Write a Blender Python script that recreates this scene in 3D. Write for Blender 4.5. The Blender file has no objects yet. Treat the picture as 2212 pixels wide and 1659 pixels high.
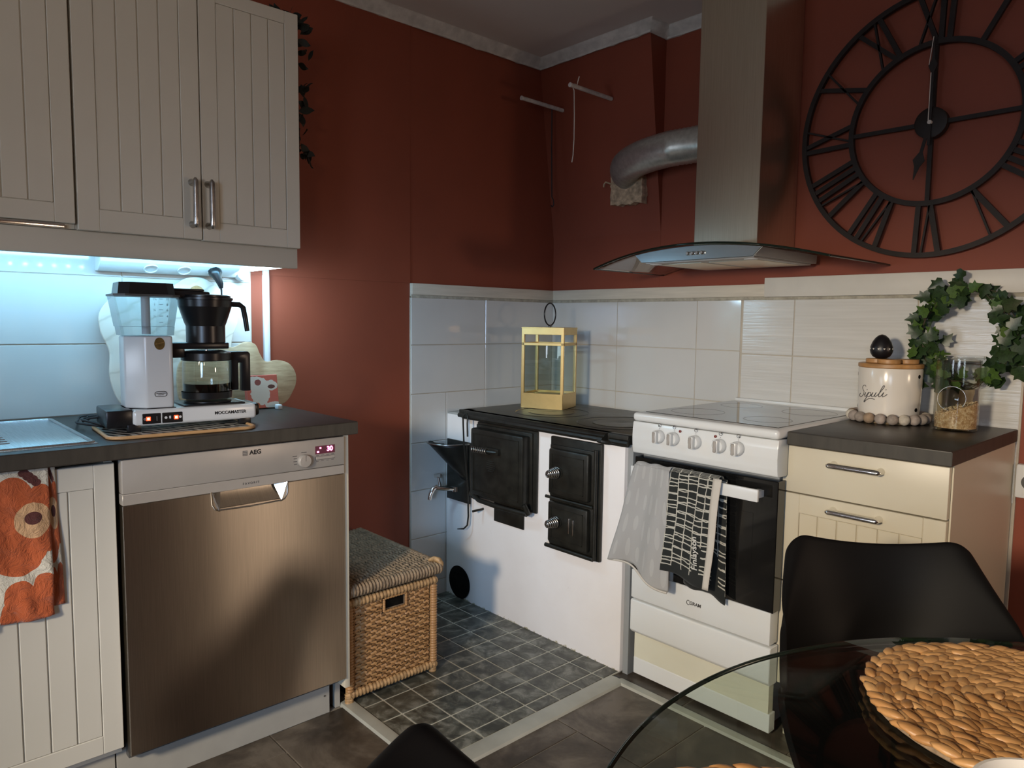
import bpy, bmesh, math, random
from mathutils import Vector, Matrix
random.seed(7)
PI = math.pi
SC = bpy.context.scene
COL = SC.collection

# ------------------------------------------------------------------ camera
cam_d = bpy.data.cameras.new('camera')
cam = bpy.data.objects.new('camera', cam_d)
COL.objects.link(cam)
YAW, PITCH, ROLL = -0.8275, -0.0868, 0.0128
f_ = Vector((math.sin(YAW) * math.cos(PITCH), math.cos(YAW) * math.cos(PITCH), math.sin(PITCH)))
r_ = Vector((math.cos(YAW), -math.sin(YAW), 0))
u_ = r_.cross(f_)
r2 = math.cos(ROLL) * r_ + math.sin(ROLL) * u_
u2 = -math.sin(ROLL) * r_ + math.cos(ROLL) * u_
mw = Matrix((r2, u2, -f_)).transposed().to_4x4()
mw.translation = Vector((2.4985, -2.5631, 1.2084))
cam.matrix_world = mw
cam_d.sensor_width = 36.0
cam_d.lens = 36.0 * 1556.67 / 2212.0
cam_d.clip_start = 0.02
SC.camera = cam

# ------------------------------------------------------------------ view, world
SC.view_settings.view_transform = 'Standard'
SC.view_settings.look = 'None'
SC.view_settings.exposure = 0.0
SC.view_settings.gamma = 1.0
SC.view_settings.use_curve_mapping = False
W = bpy.data.worlds.new('world')
SC.world = W
W.use_nodes = True
W.node_tree.nodes['Background'].inputs[0].default_value = (0.30, 0.42, 0.75, 1)
W.node_tree.nodes['Background'].inputs[1].default_value = 1.0


def light(name, kind, loc, aim, energy, color, **kw):
    d = bpy.data.lights.new(name, kind)
    d.energy = energy
    d.color = color
    for k, v in kw.items():
        setattr(d, k, v)
    o = bpy.data.objects.new(name, d)
    COL.objects.link(o)
    o.location = loc
    o.rotation_euler = (Vector(aim) - Vector(loc)).to_track_quat('-Z', 'Y').to_euler()
    return o


# shaded pendant behind the camera (key)
light('pendant_lamp_light', 'SPOT', (2.0, -4.0, 1.5), (1.58, -1.33, 0.0), 305, (1.0, 0.84, 0.63),
      spot_size=math.radians(67), spot_blend=0.5, shadow_soft_size=0.15)
# added fill spot, unseen, brightens the wall cabinets
light('cabinet_fill_light', 'SPOT', (3.4, -3.6, 1.6), (0.35, -2.25, 1.75), 36, (1.0, 0.83, 0.63),
      spot_size=math.radians(33), spot_blend=1.0, shadow_soft_size=0.12)
# warm lamp at the far right, low beside the stove wall
light('side_lamp_light', 'AREA', (4.1, -0.24, 1.25), (0.62, -1.3, 0.55), 3.4, (1.0, 0.74, 0.54), size=0.20, spread=math.radians(95))
# evening daylight through the window behind the camera
light('window_daylight', 'AREA', (3.30, -4.52, 1.30), (0.10, -0.66, 0.30), 3.9, (0.36, 0.62, 1.0), shape='RECTANGLE', size=0.8, size_y=0.8, spread=math.radians(40))
# cold LED strips under the wall cabinets
light('led_strip_light', 'AREA', (0.165, -2.05, 1.395), (0.02, -2.05, 1.06), 3.3, (0.26, 0.66, 1.0),
      shape='RECTANGLE', size=0.95, size_y=0.02)
light('led_bar_light', 'AREA', (0.19, -1.54, 1.366), (0.12, -1.36, 1.16), 3.4, (0.46, 0.76, 1.0),
      shape='RECTANGLE', size=0.24, size_y=0.02)


# ------------------------------------------------------------------ node helpers
class NT:
    def __init__(s, name):
        m = bpy.data.materials.new(name)
        m.use_nodes = True
        s.m = m
        s.t = m.node_tree
        s.N = s.t.nodes
        s.L = s.t.links
        s.b = s.N['Principled BSDF']
        s.out = s.N['Material Output']
        s._c = None

    def n(s, typ, **kw):
        x = s.N.new(typ)
        for k, v in kw.items():
            setattr(x, k, v)
        return x

    def put(s, inp, v):
        if isinstance(v, bpy.types.NodeSocket):
            s.L.new(v, inp)
        elif v is not None:
            inp.default_value = v

    def coord(s, kind='Object'):
        if s._c is None:
            s._c = s.n('ShaderNodeTexCoord')
        return s._c.outputs[kind]

    def math(s, op, a, b=None, c=None):
        x = s.n('ShaderNodeMath', operation=op)
        s.put(x.inputs[0], a)
        s.put(x.inputs[1], b)
        s.put(x.inputs[2], c)
        return x.outputs[0]

    def sep(s, v):
        x = s.n('ShaderNodeSeparateXYZ')
        s.put(x.inputs[0], v)
        return x.outputs

    def mapping(s, v, scale=(1, 1, 1), loc=(0, 0, 0), rot=(0, 0, 0)):
        x = s.n('ShaderNodeMapping')
        s.put(x.inputs[0], v)
        x.inputs['Scale'].default_value = scale
        x.inputs['Location'].default_value = loc
        x.inputs['Rotation'].default_value = rot
        return x.outputs[0]

    def noise(s, v, scale, detail=3, rough=.55, dist=0):
        x = s.n('ShaderNodeTexNoise')
        s.put(x.inputs['Vector'], v)
        x.inputs['Scale'].default_value = scale
        x.inputs['Detail'].default_value = detail
        x.inputs['Roughness'].default_value = rough
        x.inputs['Distortion'].default_value = dist
        return x.outputs['Fac']

    def ramp(s, f, stops):
        x = s.n('ShaderNodeValToRGB')
        s.put(x.inputs[0], f)
        e = x.color_ramp.elements
        while len(e) < len(stops):
            e.new(0.5)
        for i, (p, c) in enumerate(stops):
            e[i].position = p
            e[i].color = (*c, 1) if not isinstance(c, (int, float)) else (c, c, c, 1)
        return x.outputs[0]

    def mix(s, f, a, b):
        x = s.n('ShaderNodeMix', data_type='RGBA')
        s.put(x.inputs[0], f)
        for i, v in ((6, a), (7, b)):
            s.put(x.inputs[i], v if isinstance(v, bpy.types.NodeSocket) else (*v, 1))
        return x.outputs[2]

    def bump(s, h, strength=.3, dist=.002, normal=None):
        x = s.n('ShaderNodeBump')
        s.put(x.inputs['Height'], h)
        x.inputs['Strength'].default_value = strength
        x.inputs['Distance'].default_value = dist
        if normal is not None:
            s.L.new(normal, x.inputs['Normal'])
        s.L.new(x.outputs[0], s.b.inputs['Normal'])
        return x.outputs[0]

    def set(s, **kw):
        names = dict(color='Base Color', rough='Roughness', metal='Metallic', spec='Specular IOR Level', coat='Coat Weight',
                     aniso='Anisotropic', anrot='Anisotropic Rotation', trans='Transmission Weight', ior='IOR', sheen='Sheen Weight',
                     emit='Emission Color', estr='Emission Strength', tangent='Tangent', coatr='Coat Roughness')
        for k, v in kw.items():
            if isinstance(v, tuple) and len(v) == 3:
                v = (*v, 1)
            s.put(s.b.inputs[names[k]], v)
        return s


def M(name, c, rough=.5, metal=0, var=.12, scale=14, bump=0, bscale=120, stretch=(1, 1, 1), **kw):
    t = NT(name)
    v = t.mapping(t.coord(), stretch)
    f = t.noise(v, scale)
    lo = tuple(x * (1 - var) for x in c)
    hi = tuple(min(1, x * (1 + var)) for x in c)
    t.set(color=t.ramp(f, [(0.3, lo), (0.7, hi)]), rough=rough, metal=metal, **kw)
    if bump:
        t.bump(t.noise(v, bscale, 2), bump, .002)
    return t.m


def glassy(name, tint=(.97, .98, .97), rough=.02, ior=1.45):
    t = NT(name)
    tr = t.n('ShaderNodeBsdfTransparent')
    v = t.noise(t.coord(), 3)
    t.L.new(t.mix(v, tint, tuple(x * .97 for x in tint)), tr.inputs[0])
    gl = t.n('ShaderNodeBsdfGlossy')
    gl.inputs['Roughness'].default_value = rough
    lw = t.n('ShaderNodeLayerWeight')
    lw.inputs[0].default_value = .5
    r0 = ((ior - 1) / (ior + 1)) ** 2
    fr = t.math('ADD', t.math('MULTIPLY', t.math('POWER', lw.outputs['Facing'], 5.0), 1 - r0), r0)
    mx = t.n('ShaderNodeMixShader')
    t.L.new(fr, mx.inputs[0])
    t.L.new(tr.outputs[0], mx.inputs[1])
    t.L.new(gl.outputs[0], mx.inputs[2])
    t.L.new(mx.outputs[0], t.out.inputs[0])
    return t.m


def emis(name, c, s):
    t = NT(name)
    f = t.noise(t.coord(), 40)
    t.set(color=(.02, .02, .02), emit=t.mix(f, c, tuple(x * .92 for x in c)), estr=s)
    return t.m


# ------------------------------------------------------------------ materials
MT = {}
MT['terracotta'] = M('terracotta_paint', (.240, .050, .022), .62, var=.07, scale=3, bump=.12, bscale=60)
MT['ceiling'] = M('ceiling_paint', (.72, .69, .64), .5, var=.05, scale=2, bump=.08, bscale=90)
MT['cornice'] = M('cornice_plaster', (.62, .59, .53), .7, var=.15, scale=25, bump=.4, bscale=40)
MT['grout_wall'] = M('wall_grout', (.50, .45, .37), .8, var=.1)
MT['tile'] = M('white_glazed_tile', (.60, .595, .57), .09, var=.03, scale=3, bump=.03, bscale=6)
t = NT('streaky_glazed_tile')
v = t.mapping(t.coord(), (1.5, 1, 60))
f = t.noise(v, 2.0, 3)
t.set(color=t.ramp(f, [(.3, (.58, .57, .54)), (.7, (.66, .65, .62))]), rough=.16)
t.bump(f, .35, .003)
MT['tile2'] = t.m
MT['wood_rail'] = M('whitewashed_wood', (.62, .56, .46), .55, var=.08, scale=6, stretch=(1, 1, 14))
MT['white_rail'] = M('white_painted_board', (.66, .63, .57), .45, var=.03)
MT['putty'] = M('old_putty', (.38, .35, .28), .8, var=.25, scale=40)
t = NT('slate_floor')
o = t.n('ShaderNodeNewGeometry').outputs['Position']
n1 = t.noise(o, 5, 6, .65, .4)
n2 = t.noise(o, 26, 4, .6)
t.set(color=t.mix(t.math('MULTIPLY', n2, .45), t.ramp(n1, [(.40, (.026, .019, .013)), (.50, (.066, .051, .038)), (.62, (.150, .125, .098))]), (.078, .062, .047)), rough=.42)
t.bump(n1, .25, .004)
MT['slate'] = t.m
t = NT('hearth_tile_stone')
oi = t.n('ShaderNodeObjectInfo')
wp = t.n('ShaderNodeNewGeometry').outputs['Position']
n1 = t.noise(wp, 17, 5, .65, .5)
t.set(color=t.mix(t.math('MULTIPLY', oi.outputs['Random'], .35), t.ramp(n1, [(.40, (.034, .034, .027)), (.51, (.085, .085, .068)), (.64, (.21, .21, .18))]), (.06, .06, .05)), rough=.38)
t.bump(n1, .3, .002)
MT['hearth'] = t.m
MT['grout_floor'] = M('floor_grout', (.24, .215, .18), .85, var=.15, scale=30)
MT['grout_hearth'] = M('hearth_grout', (.44, .42, .35), .85, var=.12, scale=30)
MT['alu'] = M('threshold_strip', (.40, .40, .35), .42, .25, var=.12, scale=9, stretch=(1, 1, 1))
MT['cream'] = M('cream_lacquer', (.62, .565, .44), .38, var=.025, scale=3)
MT['offwhite'] = M('off_white_lacquer', (.60, .56, .47), .42, var=.03, scale=3)
MT['sinkfront'] = M('grey_white_lacquer', (.51, .50, .455), .42, var=.03, scale=3)
MT['worktop'] = M('dark_laminate', (.034, .028, .022), .40, var=.25, scale=9, stretch=(1, 6, 1), bump=.05, spec=.4)
MT['worktop_edge'] = M('dark_laminate_edge', (.042, .037, .029), .5, var=.2, scale=9, stretch=(6, 6, 1))
MT['plinth'] = M('plinth_board', (.34, .33, .30), .5, var=.05)
MT['chrome'] = M('chrome', (.80, .78, .74), .18, 1, var=.03)
MT['chrome_dark'] = M('aged_chrome', (.45, .43, .40), .28, 1, var=.15, scale=60)
t = NT('brushed_steel')
v = t.mapping(t.coord(), (1, 90, 1))
f = t.noise(v, 9, 2)
wv = t.noise(t.mapping(t.coord(), (1, 1, .10)), 4.2, 1)
tg = t.n('ShaderNodeCombineXYZ')
tg.inputs[2].default_value = 1.0
t.set(color=t.ramp(f, [(.3, (.44, .40, .345)), (.7, (.52, .475, .41))]), metal=1.0, rough=.38, aniso=.95, tangent=tg.outputs[0])
t.bump(wv, .25, .02)
MT['steel'] = t.m
t = NT('hood_steel')
v = t.mapping(t.coord(), (90, 90, 1))
f = t.noise(v, 5, 2)
t.set(color=t.ramp(f, [(.3, (.64, .57, .44)), (.7, (.72, .65, .52))]), metal=1.0, rough=.32)
MT['steel2'] = t.m
MT['silverplastic'] = M('silver_panel', (.40, .375, .345), .40, .35, var=.03)
t = NT('sink_steel')
f = t.noise(t.mapping(t.coord(), (1, 30, 1)), 12, 3)
t.set(color=t.ramp(f, [(.3, (.42, .44, .45)), (.7, (.60, .62, .63))]), metal=.85, rough=.30)
MT['sinksteel'] = t.m
MT['enamel'] = M('white_enamel', (.70, .71, .70), .22, var=.02, scale=3)
MT['enamel_cream'] = M('yellowed_enamel', (.66, .64, .52), .3, var=.05, scale=5)
MT['grey_metal'] = M('grey_side_panel', (.27, .28, .28), .5, var=.05)
MT['black_glass'] = M('black_oven_glass', (.006, .006, .006), .07, var=.2, coat=.3)
MT['hob_glass'] = M('ceramic_hob_glass', (.035, .032, .028), .09, var=.1, coat=.4)
MT['hob_mark'] = M('hob_zone_print', (.06, .057, .052), .15, var=.1)
MT['black_plastic'] = M('black_plastic', (.010, .010, .011), .30, var=.2)
MT['dark_grey'] = M('dark_grey_plastic', (.07, .07, .07), .45, var=.1)
MT['iron'] = M('black_cast_iron', (.021, .020, .016), .38, .3, var=.35, scale=22, bump=.25, bscale=70)
t = NT('worn_stove_top')
n1 = t.noise(t.coord(), 7, 6, .7, .6)
t.set(color=t.ramp(n1, [(.32, (.030, .025, .016)), (.52, (.085, .072, .048)), (.70, (.20, .175, .125))]), metal=.45, rough=t.ramp(n1, [(.3, .30), (.7, .5)]))
t.bump(n1, .3, .003)
MT['irontop'] = t.m
t = NT('white_plaster')
n1 = t.noise(t.coord(), 4, 5, .6)
z = t.sep(t.coord())[2]
n2 = t.noise(t.coord(), 55, 4, .7)
chip = t.math('LESS_THAN', t.math('ADD', z, t.math('MULTIPLY', n2, .06)), .036)
soot = t.ramp(t.noise(t.coord(), 19, 5, .75), [(.66, (0, 0, 0)), (.8, (.35, .35, .35))])
base = t.mix(soot, t.ramp(n1, [(.3, (.76, .715, .69)), (.7, (.81, .775, .755))]), (.42, .33, .26))
t.set(color=t.mix(chip, base, (.40, .36, .25)), rough=.62)
t.bump(n1, .25, .008)
MT['plaster'] = t.m
MT['stone'] = M('pale_hearth_stone', (.30, .30, .28), .45, var=.2, scale=20)
MT['soot'] = M('soot_and_hole_shade', (.006, .005, .004), .9, var=.5, scale=40, spec=.1)  # soot of the hatch, also the painted dark inside small holes
MT['brass'] = M('brushed_brass', (.66, .47, .20), .34, .85, var=.05, scale=30)
MT['glass'] = glassy('clear_glass')
MT['pane'] = glassy('lantern_pane_glass', (.90, .93, .91), .01, 1.6)
MT['table_glass'] = glassy('table_glass', (.88, .93, .895), .008, 1.45)
MT['hood_glass'] = glassy('hood_glass', (.82, .86, .84), .02, 1.9)
MT['glass_edge'] = M('dark_glass_edge', (.010, .018, .013), .15, var=.1)
MT['black_shell'] = M('black_shell', (.0045, .004, .0038), .55, var=.2, scale=5, bump=.03, bscale=200, spec=.12)
MT['chairwood'] = M('beech_leg', (.45, .27, .13), .5, var=.15, stretch=(1, 1, .1))
t = NT('rattan')
n1 = t.noise(t.coord(), 30, 4, .7)
n2 = t.noise(t.mapping(t.coord(), (1, 1, 1)), 180, 2)
t.set(color=t.mix(n2, t.ramp(n1, [(.3, (.24, .115, .040)), (.7, (.47, .265, .105))]), (.34, .18, .07)), rough=.5)
MT['rattan'] = t.m
MT['rope'] = M('seagrass_rope', (.235, .165, .10), .75, var=.4, scale=60, bump=.5, bscale=220)
MT['rattan_wrap'] = M('rattan_wrap', (.36, .22, .10), .55, var=.4, scale=70)
t = NT('water_hyacinth')
oi = t.n('ShaderNodeObjectInfo')
n1 = t.noise(t.mapping(t.coord(), (20, 140, 60)), 1.0, 3)
cc = t.ramp(oi.outputs['Random'], [(0, (.27, .115, .034)), (.5, (.50, .245, .085)), (1, (.72, .42, .18))])
t.set(color=t.mix(n1, cc, (.36, .185, .066)), rough=.42)
t.bump(n1, .5, .002)
MT['hyacinth'] = t.m
MT['ceramic'] = M('white_ceramic', (.74, .69, .62), .18, var=.03, scale=5)
MT['bamboo'] = M('bamboo_lid', (.42, .215, .075), .42, var=.25, scale=5, stretch=(1, 9, 9))
MT['egg'] = M('black_egg_plastic', (.008, .007, .009), .38, var=.2)
MT['felt'] = [M('felt_' + n, c, .9, var=.22, scale=60, bump=.4, bscale=160) for n, c in
              (('cream', (.56, .50, .41)), ('taupe', (.30, .25, .21)), ('brown', (.33, .23, .15)), ('mushroom', (.36, .30, .26)))]
MT['jute'] = M('jute_core', (.38, .27, .15), .9, var=.3, scale=80)
t = NT('rolled_oats')
n1 = t.noise(t.coord(), 110, 4, .7)
t.set(color=t.ramp(n1, [(.3, (.30, .16, .06)), (.5, (.50, .33, .16)), (.68, (.72, .58, .38))]), rough=.8)
t.bump(n1, 1.0, .006)
MT['oats'] = t.m
MT['flake'] = M('oat_flake', (.66, .50, .30), .8, var=.3, scale=30)
MT['leaf'] = M('ivy_leaf', (.018, .042, .011), .38, var=.5, scale=9)
MT['leaf2'] = M('ivy_leaf_light', (.060, .115, .020), .38, var=.35, scale=12)
MT['darkleaf'] = M('dried_dark_leaf', (.010, .012, .008), .6, var=.4)
MT['stem'] = M('ivy_stem', (.055, .05, .025), .7, var=.3)
MT['beige'] = M('beige_pot', (.50, .40, .24), .5, var=.08)
t = NT('silver_lustre')
f = t.noise(t.mapping(t.coord(), (1, 1, 50)), 4, 2)
t.set(color=t.ramp(f, [(.3, (.50, .48, .45)), (.7, (.70, .67, .63))]), metal=.7, rough=.2)
t.bump(f, .2, .002)
MT['silver'] = t.m
MT['clock'] = M('dark_clock_iron', (.016, .010, .008), .55, .3, var=.3, scale=30)
MT['hand'] = M('pale_hand_glint', (.62, .56, .50), .35, .0, var=.1)  # pale colour for the hand's painted highlight, also on the axle cap
MT['string'] = M('white_string', (.60, .55, .48), .8, var=.1)
MT['cord'] = M('dark_cord', (.012, .010, .010), .6, var=.2)
MT['peg'] = M('whitewashed_peg', (.62, .56, .50), .7, var=.2, scale=50)
t = NT('aluminium_duct')
f = t.noise(t.coord(), 60, 3)
t.set(color=t.ramp(f, [(.3, (.52, .52, .47)), (.7, (.68, .68, .62))]), metal=.72, rough=.34)
t.bump(f, .12, .003)
MT['duct'] = t.m
MT['foam'] = M('torn_foam_board', (.46, .32, .20), .85, var=.45, scale=45, bump=.8, bscale=70)
MT['grey_visor'] = M('visor_steel', (.42, .46, .48), .26, 1.0, var=.04)
MT['led_white'] = emis('led_diffuser', (.72, .97, 1.0), 9.0)
MT['led_dot'] = emis('led_diode', (.80, .97, 1.0), 60.0)
MT['white_plastic'] = M('white_plastic', (.72, .73, .73), .35, var=.02)
MT['ink'] = M('black_print', (.012, .012, .012), .5, var=.1)
MT['ink_grey'] = M('grey_print', (.085, .08, .078), .5, var=.1)
MT['ink_white'] = M('white_print', (.62, .60, .55), .7, var=.05)
MT['red_led'] = emis('red_lamp', (1.0, .045, .012), 4.0)
MT['red_core'] = emis('hot_lamp_core', (1.0, .45, .22), 5.0)
MT['magenta_led'] = emis('display_digit', (1.0, .12, .30), 10.0)
MT['display'] = emis('display_window', (.20, .004, .045), .35)
MT['gold'] = M('gold_badge', (.20, .15, .06), .35, .8, var=.3, scale=80)
MT['coffee'] = M('black_coffee', (.006, .004, .003), .08, var=.2)
MT['red_spot'] = M('red_indicator', (.16, .015, .010), .3, var=.1)
MT['window_sky'] = emis('evening_sky_glow', (.75, .85, 1.0), 9.0)
t = NT('smoky_clear_plastic')
tr = t.n('ShaderNodeBsdfTransparent'); tr.inputs[0].default_value = (.80, .87, .90, 1)
t.set(color=(.45, .52, .56), rough=.15)
lw = t.n('ShaderNodeLayerWeight'); lw.inputs[0].default_value = .35
mx = t.n('ShaderNodeMixShader')
fa = t.math('ADD', t.math('MULTIPLY', lw.outputs['Facing'], .55), .16)
t.L.new(fa, mx.inputs[0]); t.L.new(tr.outputs[0], mx.inputs[1]); t.L.new(t.b.outputs[0], mx.inputs[2])
t.L.new(mx.outputs[0], t.out.inputs[0])
MT['reservoir'] = t.m
# pale marbled wood board
t = NT('pale_marbled_board')
v = t.mapping(t.coord(), (1, .6, 1), rot=(.6, 0, 0))
d = t.noise(v, 4, 5, .6, .5)
w = t.n('ShaderNodeTexWave', wave_type='BANDS', bands_direction='Y')
t.L.new(v, w.inputs[0]); w.inputs['Scale'].default_value = 6; w.inputs['Distortion'].default_value = 9; w.inputs['Detail'].default_value = 3; w.inputs['Detail Scale'].default_value = 1.6
t.set(color=t.mix(d, t.ramp(w.outputs['Fac'], [(0.0, (.46, .40, .32)), (.10, (.68, .62, .53)), (.5, (.74, .69, .60))]), (.70, .63, .52)), rough=.45)
MT['marble'] = t.m
t = NT('light_oak_board')
v = t.mapping(t.coord(), (1, 1, 7), rot=(-.75, 0, 0))
f = t.noise(v, 14, 5, .6, .3)
t.set(color=t.ramp(f, [(.3, (.30, .195, .105)), (.7, (.48, .345, .205))]), rough=.5)
MT['oak'] = t.m
MT['trayrim'] = M('birch_tray', (.48, .28, .125), .45, var=.15, scale=20, stretch=(1, 8, 1))
t = NT('black_white_tray_print')
s3 = t.sep(t.coord())
wob = t.math('MULTIPLY', t.noise(t.coord(), 26, 1), .03)
st = t.math('GREATER_THAN', t.math('FRACT', t.math('MULTIPLY', t.math('ADD', t.math('ADD', s3[0], t.math('MULTIPLY', s3[1], .45)), wob), 38)), .45)
t.set(color=t.mix(st, (.015, .015, .015), (.55, .53, .48)), rough=.4)
MT['trayprint'] = t.m


def blobs(t, u, v, base, items, wob=None):
    """flat print: ellipses (cu,cv,ru,rv,colour) laid over each other"""
    c = base
    for cu, cv, ru, rv, colr in items:
        a = t.math('DIVIDE', t.math('SUBTRACT', u, cu), ru)
        b = t.math('DIVIDE', t.math('SUBTRACT', v, cv), rv)
        d = t.math('ADD', t.math('MULTIPLY', a, a), t.math('MULTIPLY', b, b))
        if wob is not None:
            d = t.math('ADD', d, wob)
        c = t.mix(t.math('LESS_THAN', d, 1.0), c, colr)
    return c


t = NT('orange_flower_cotton')
uv = t.sep(t.coord('UV'))
wob = t.math('MULTIPLY', t.math('SUBTRACT', t.noise(t.mapping(t.coord('UV'), (1, 1.4, 1)), 7, 2), .5), .34)
OR, PE, BR, WH = (.44, .092, .024), (.60, .37, .20), (.085, .018, .016), (.58, .55, .47)
fl = [(.30, .80, .40, .155, OR), (.82, .765, .27, .13, OR), (.35, .56, .66, .215, OR), (.95, .60, .20, .16, OR), (.34, .405, .44, .095, OR),
      (.66, .665, .36, .115, PE), (.66, .680, .17, .042, BR), (.36, .165, .31, .115, OR), (.84, .190, .26, .12, OR), (.52, .03, .56, .17, OR),
      (.53, .975, .11, .026, BR), (.61, .953, .11, .028, BR), (.69, .930, .11, .028, BR), (.76, .907, .10, .024, BR)]
col = blobs(t, uv[0], uv[1], WH, [(.61 + .39 * a, b, .39 * c, d, e) for a, b, c, d, e in fl], wob)
t.set(color=col, rough=.85, sheen=.2)
t.bump(t.noise(t.coord('UV'), 9, 5, .7, 1.2), .9, .012)
MT['floral'] = t.m

t = NT('grey_print_linen')
uv = t.sep(t.coord('UV'))
wob = t.math('MULTIPLY', t.math('SUBTRACT', t.noise(t.coord('UV'), 6, 2), .5), .5)
items = []
for r in range(4):
    for k in range(6):
        items.append((.08 + .17 * k + .06 * (r % 2), .14 + .26 * r + .02 * math.sin(k * 2.1), .022 + .010 * ((k * 7 + r) % 3), .075 + .02 * ((k + r) % 2), (.425, .42, .405)))
col = blobs(t, uv[0], uv[1], (.35, .345, .335), items, wob)
t.set(color=t.mix(.35, col, (.36, .355, .345)), rough=.9, sheen=.2)
t.bump(t.noise(t.coord('UV'), 60, 2), .2, .002)
MT['greylinen'] = t.m

t = NT('black_cream_grid_cotton')
uv = t.sep(t.coord('UV'))
nz = t.math('MULTIPLY', t.math('SUBTRACT', t.noise(t.mapping(t.coord('UV'), (5, 9, 1)), 1.0, 2), .5), .16)
def lines(coord, n, width, extra):
    ph = t.math('FRACT', t.math('ADD', t.math('MULTIPLY', coord, n), extra))
    return t.math('LESS_THAN', ph, width)
colid = t.math('FLOOR', t.math('MULTIPLY', uv[0], 5.0))
off = t.math('FRACT', t.math('MULTIPLY', t.math('SINE', t.math('MULTIPLY', colid, 37.1)), 43.7))
h1 = lines(uv[1], 14, .15, t.math('ADD', off, t.math('MULTIPLY', nz, 2.2)))
h2 = lines(uv[1], 9, .10, t.math('ADD', t.math('MULTIPLY', off, 1.7), t.math('MULTIPLY', nz, -2.0)))
v1 = lines(uv[0], 5.0, .09, t.math('MULTIPLY', nz, 1.2))
v2 = lines(uv[0], 2.5, .045, t.math('MULTIPLY', nz, 1.2))
g = t.math('MAXIMUM', t.math('MAXIMUM', h1, h2), t.math('MAXIMUM', v1, v2))
inside = t.math('MULTIPLY', t.math('GREATER_THAN', uv[1], .07), t.math('LESS_THAN', uv[1], 1.1))
# black plaque behind the woven name
pl = t.math('MULTIPLY', t.math('MULTIPLY', t.math('GREATER_THAN', uv[0], .655), t.math('LESS_THAN', uv[0], .83)), t.math('LESS_THAN', uv[1], .355))
g = t.math('MULTIPLY', g, t.math('SUBTRACT', inside, t.math('MULTIPLY', inside, pl)))
t.set(color=t.mix(g, (.010, .012, .011), (.47, .45, .385)), rough=.9, sheen=.15)
MT['gridcotton'] = t.m
MT['hem'] = M('pale_hem_tape', (.55, .51, .45), .85, var=.06)
t = NT('red_napkin_print')
uv = t.sep(t.coord('UV'))
wob = t.math('MULTIPLY', t.math('SUBTRACT', t.noise(t.coord('UV'), 8, 3), .5), 1.0)
col = blobs(t, uv[0], uv[1], (.50, .11, .075), [(.30, .78, .34, .2, (.62, .55, .46)), (.42, .45, .30, .34, (.62, .55, .46)), (.75, .70, .24, .16, (.62, .55, .46)), (.85, .1, .3, .1, (.62, .55, .46)),
                                              (.36, .80, .10, .09, (.22, .06, .05)), (.78, .66, .12, .06, (.10, .035, .03)), (.2, .1, .2, .12, (.50, .11, .04))], wob)
t.set(color=col, rough=.5)
MT['napkin'] = t.m


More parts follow.
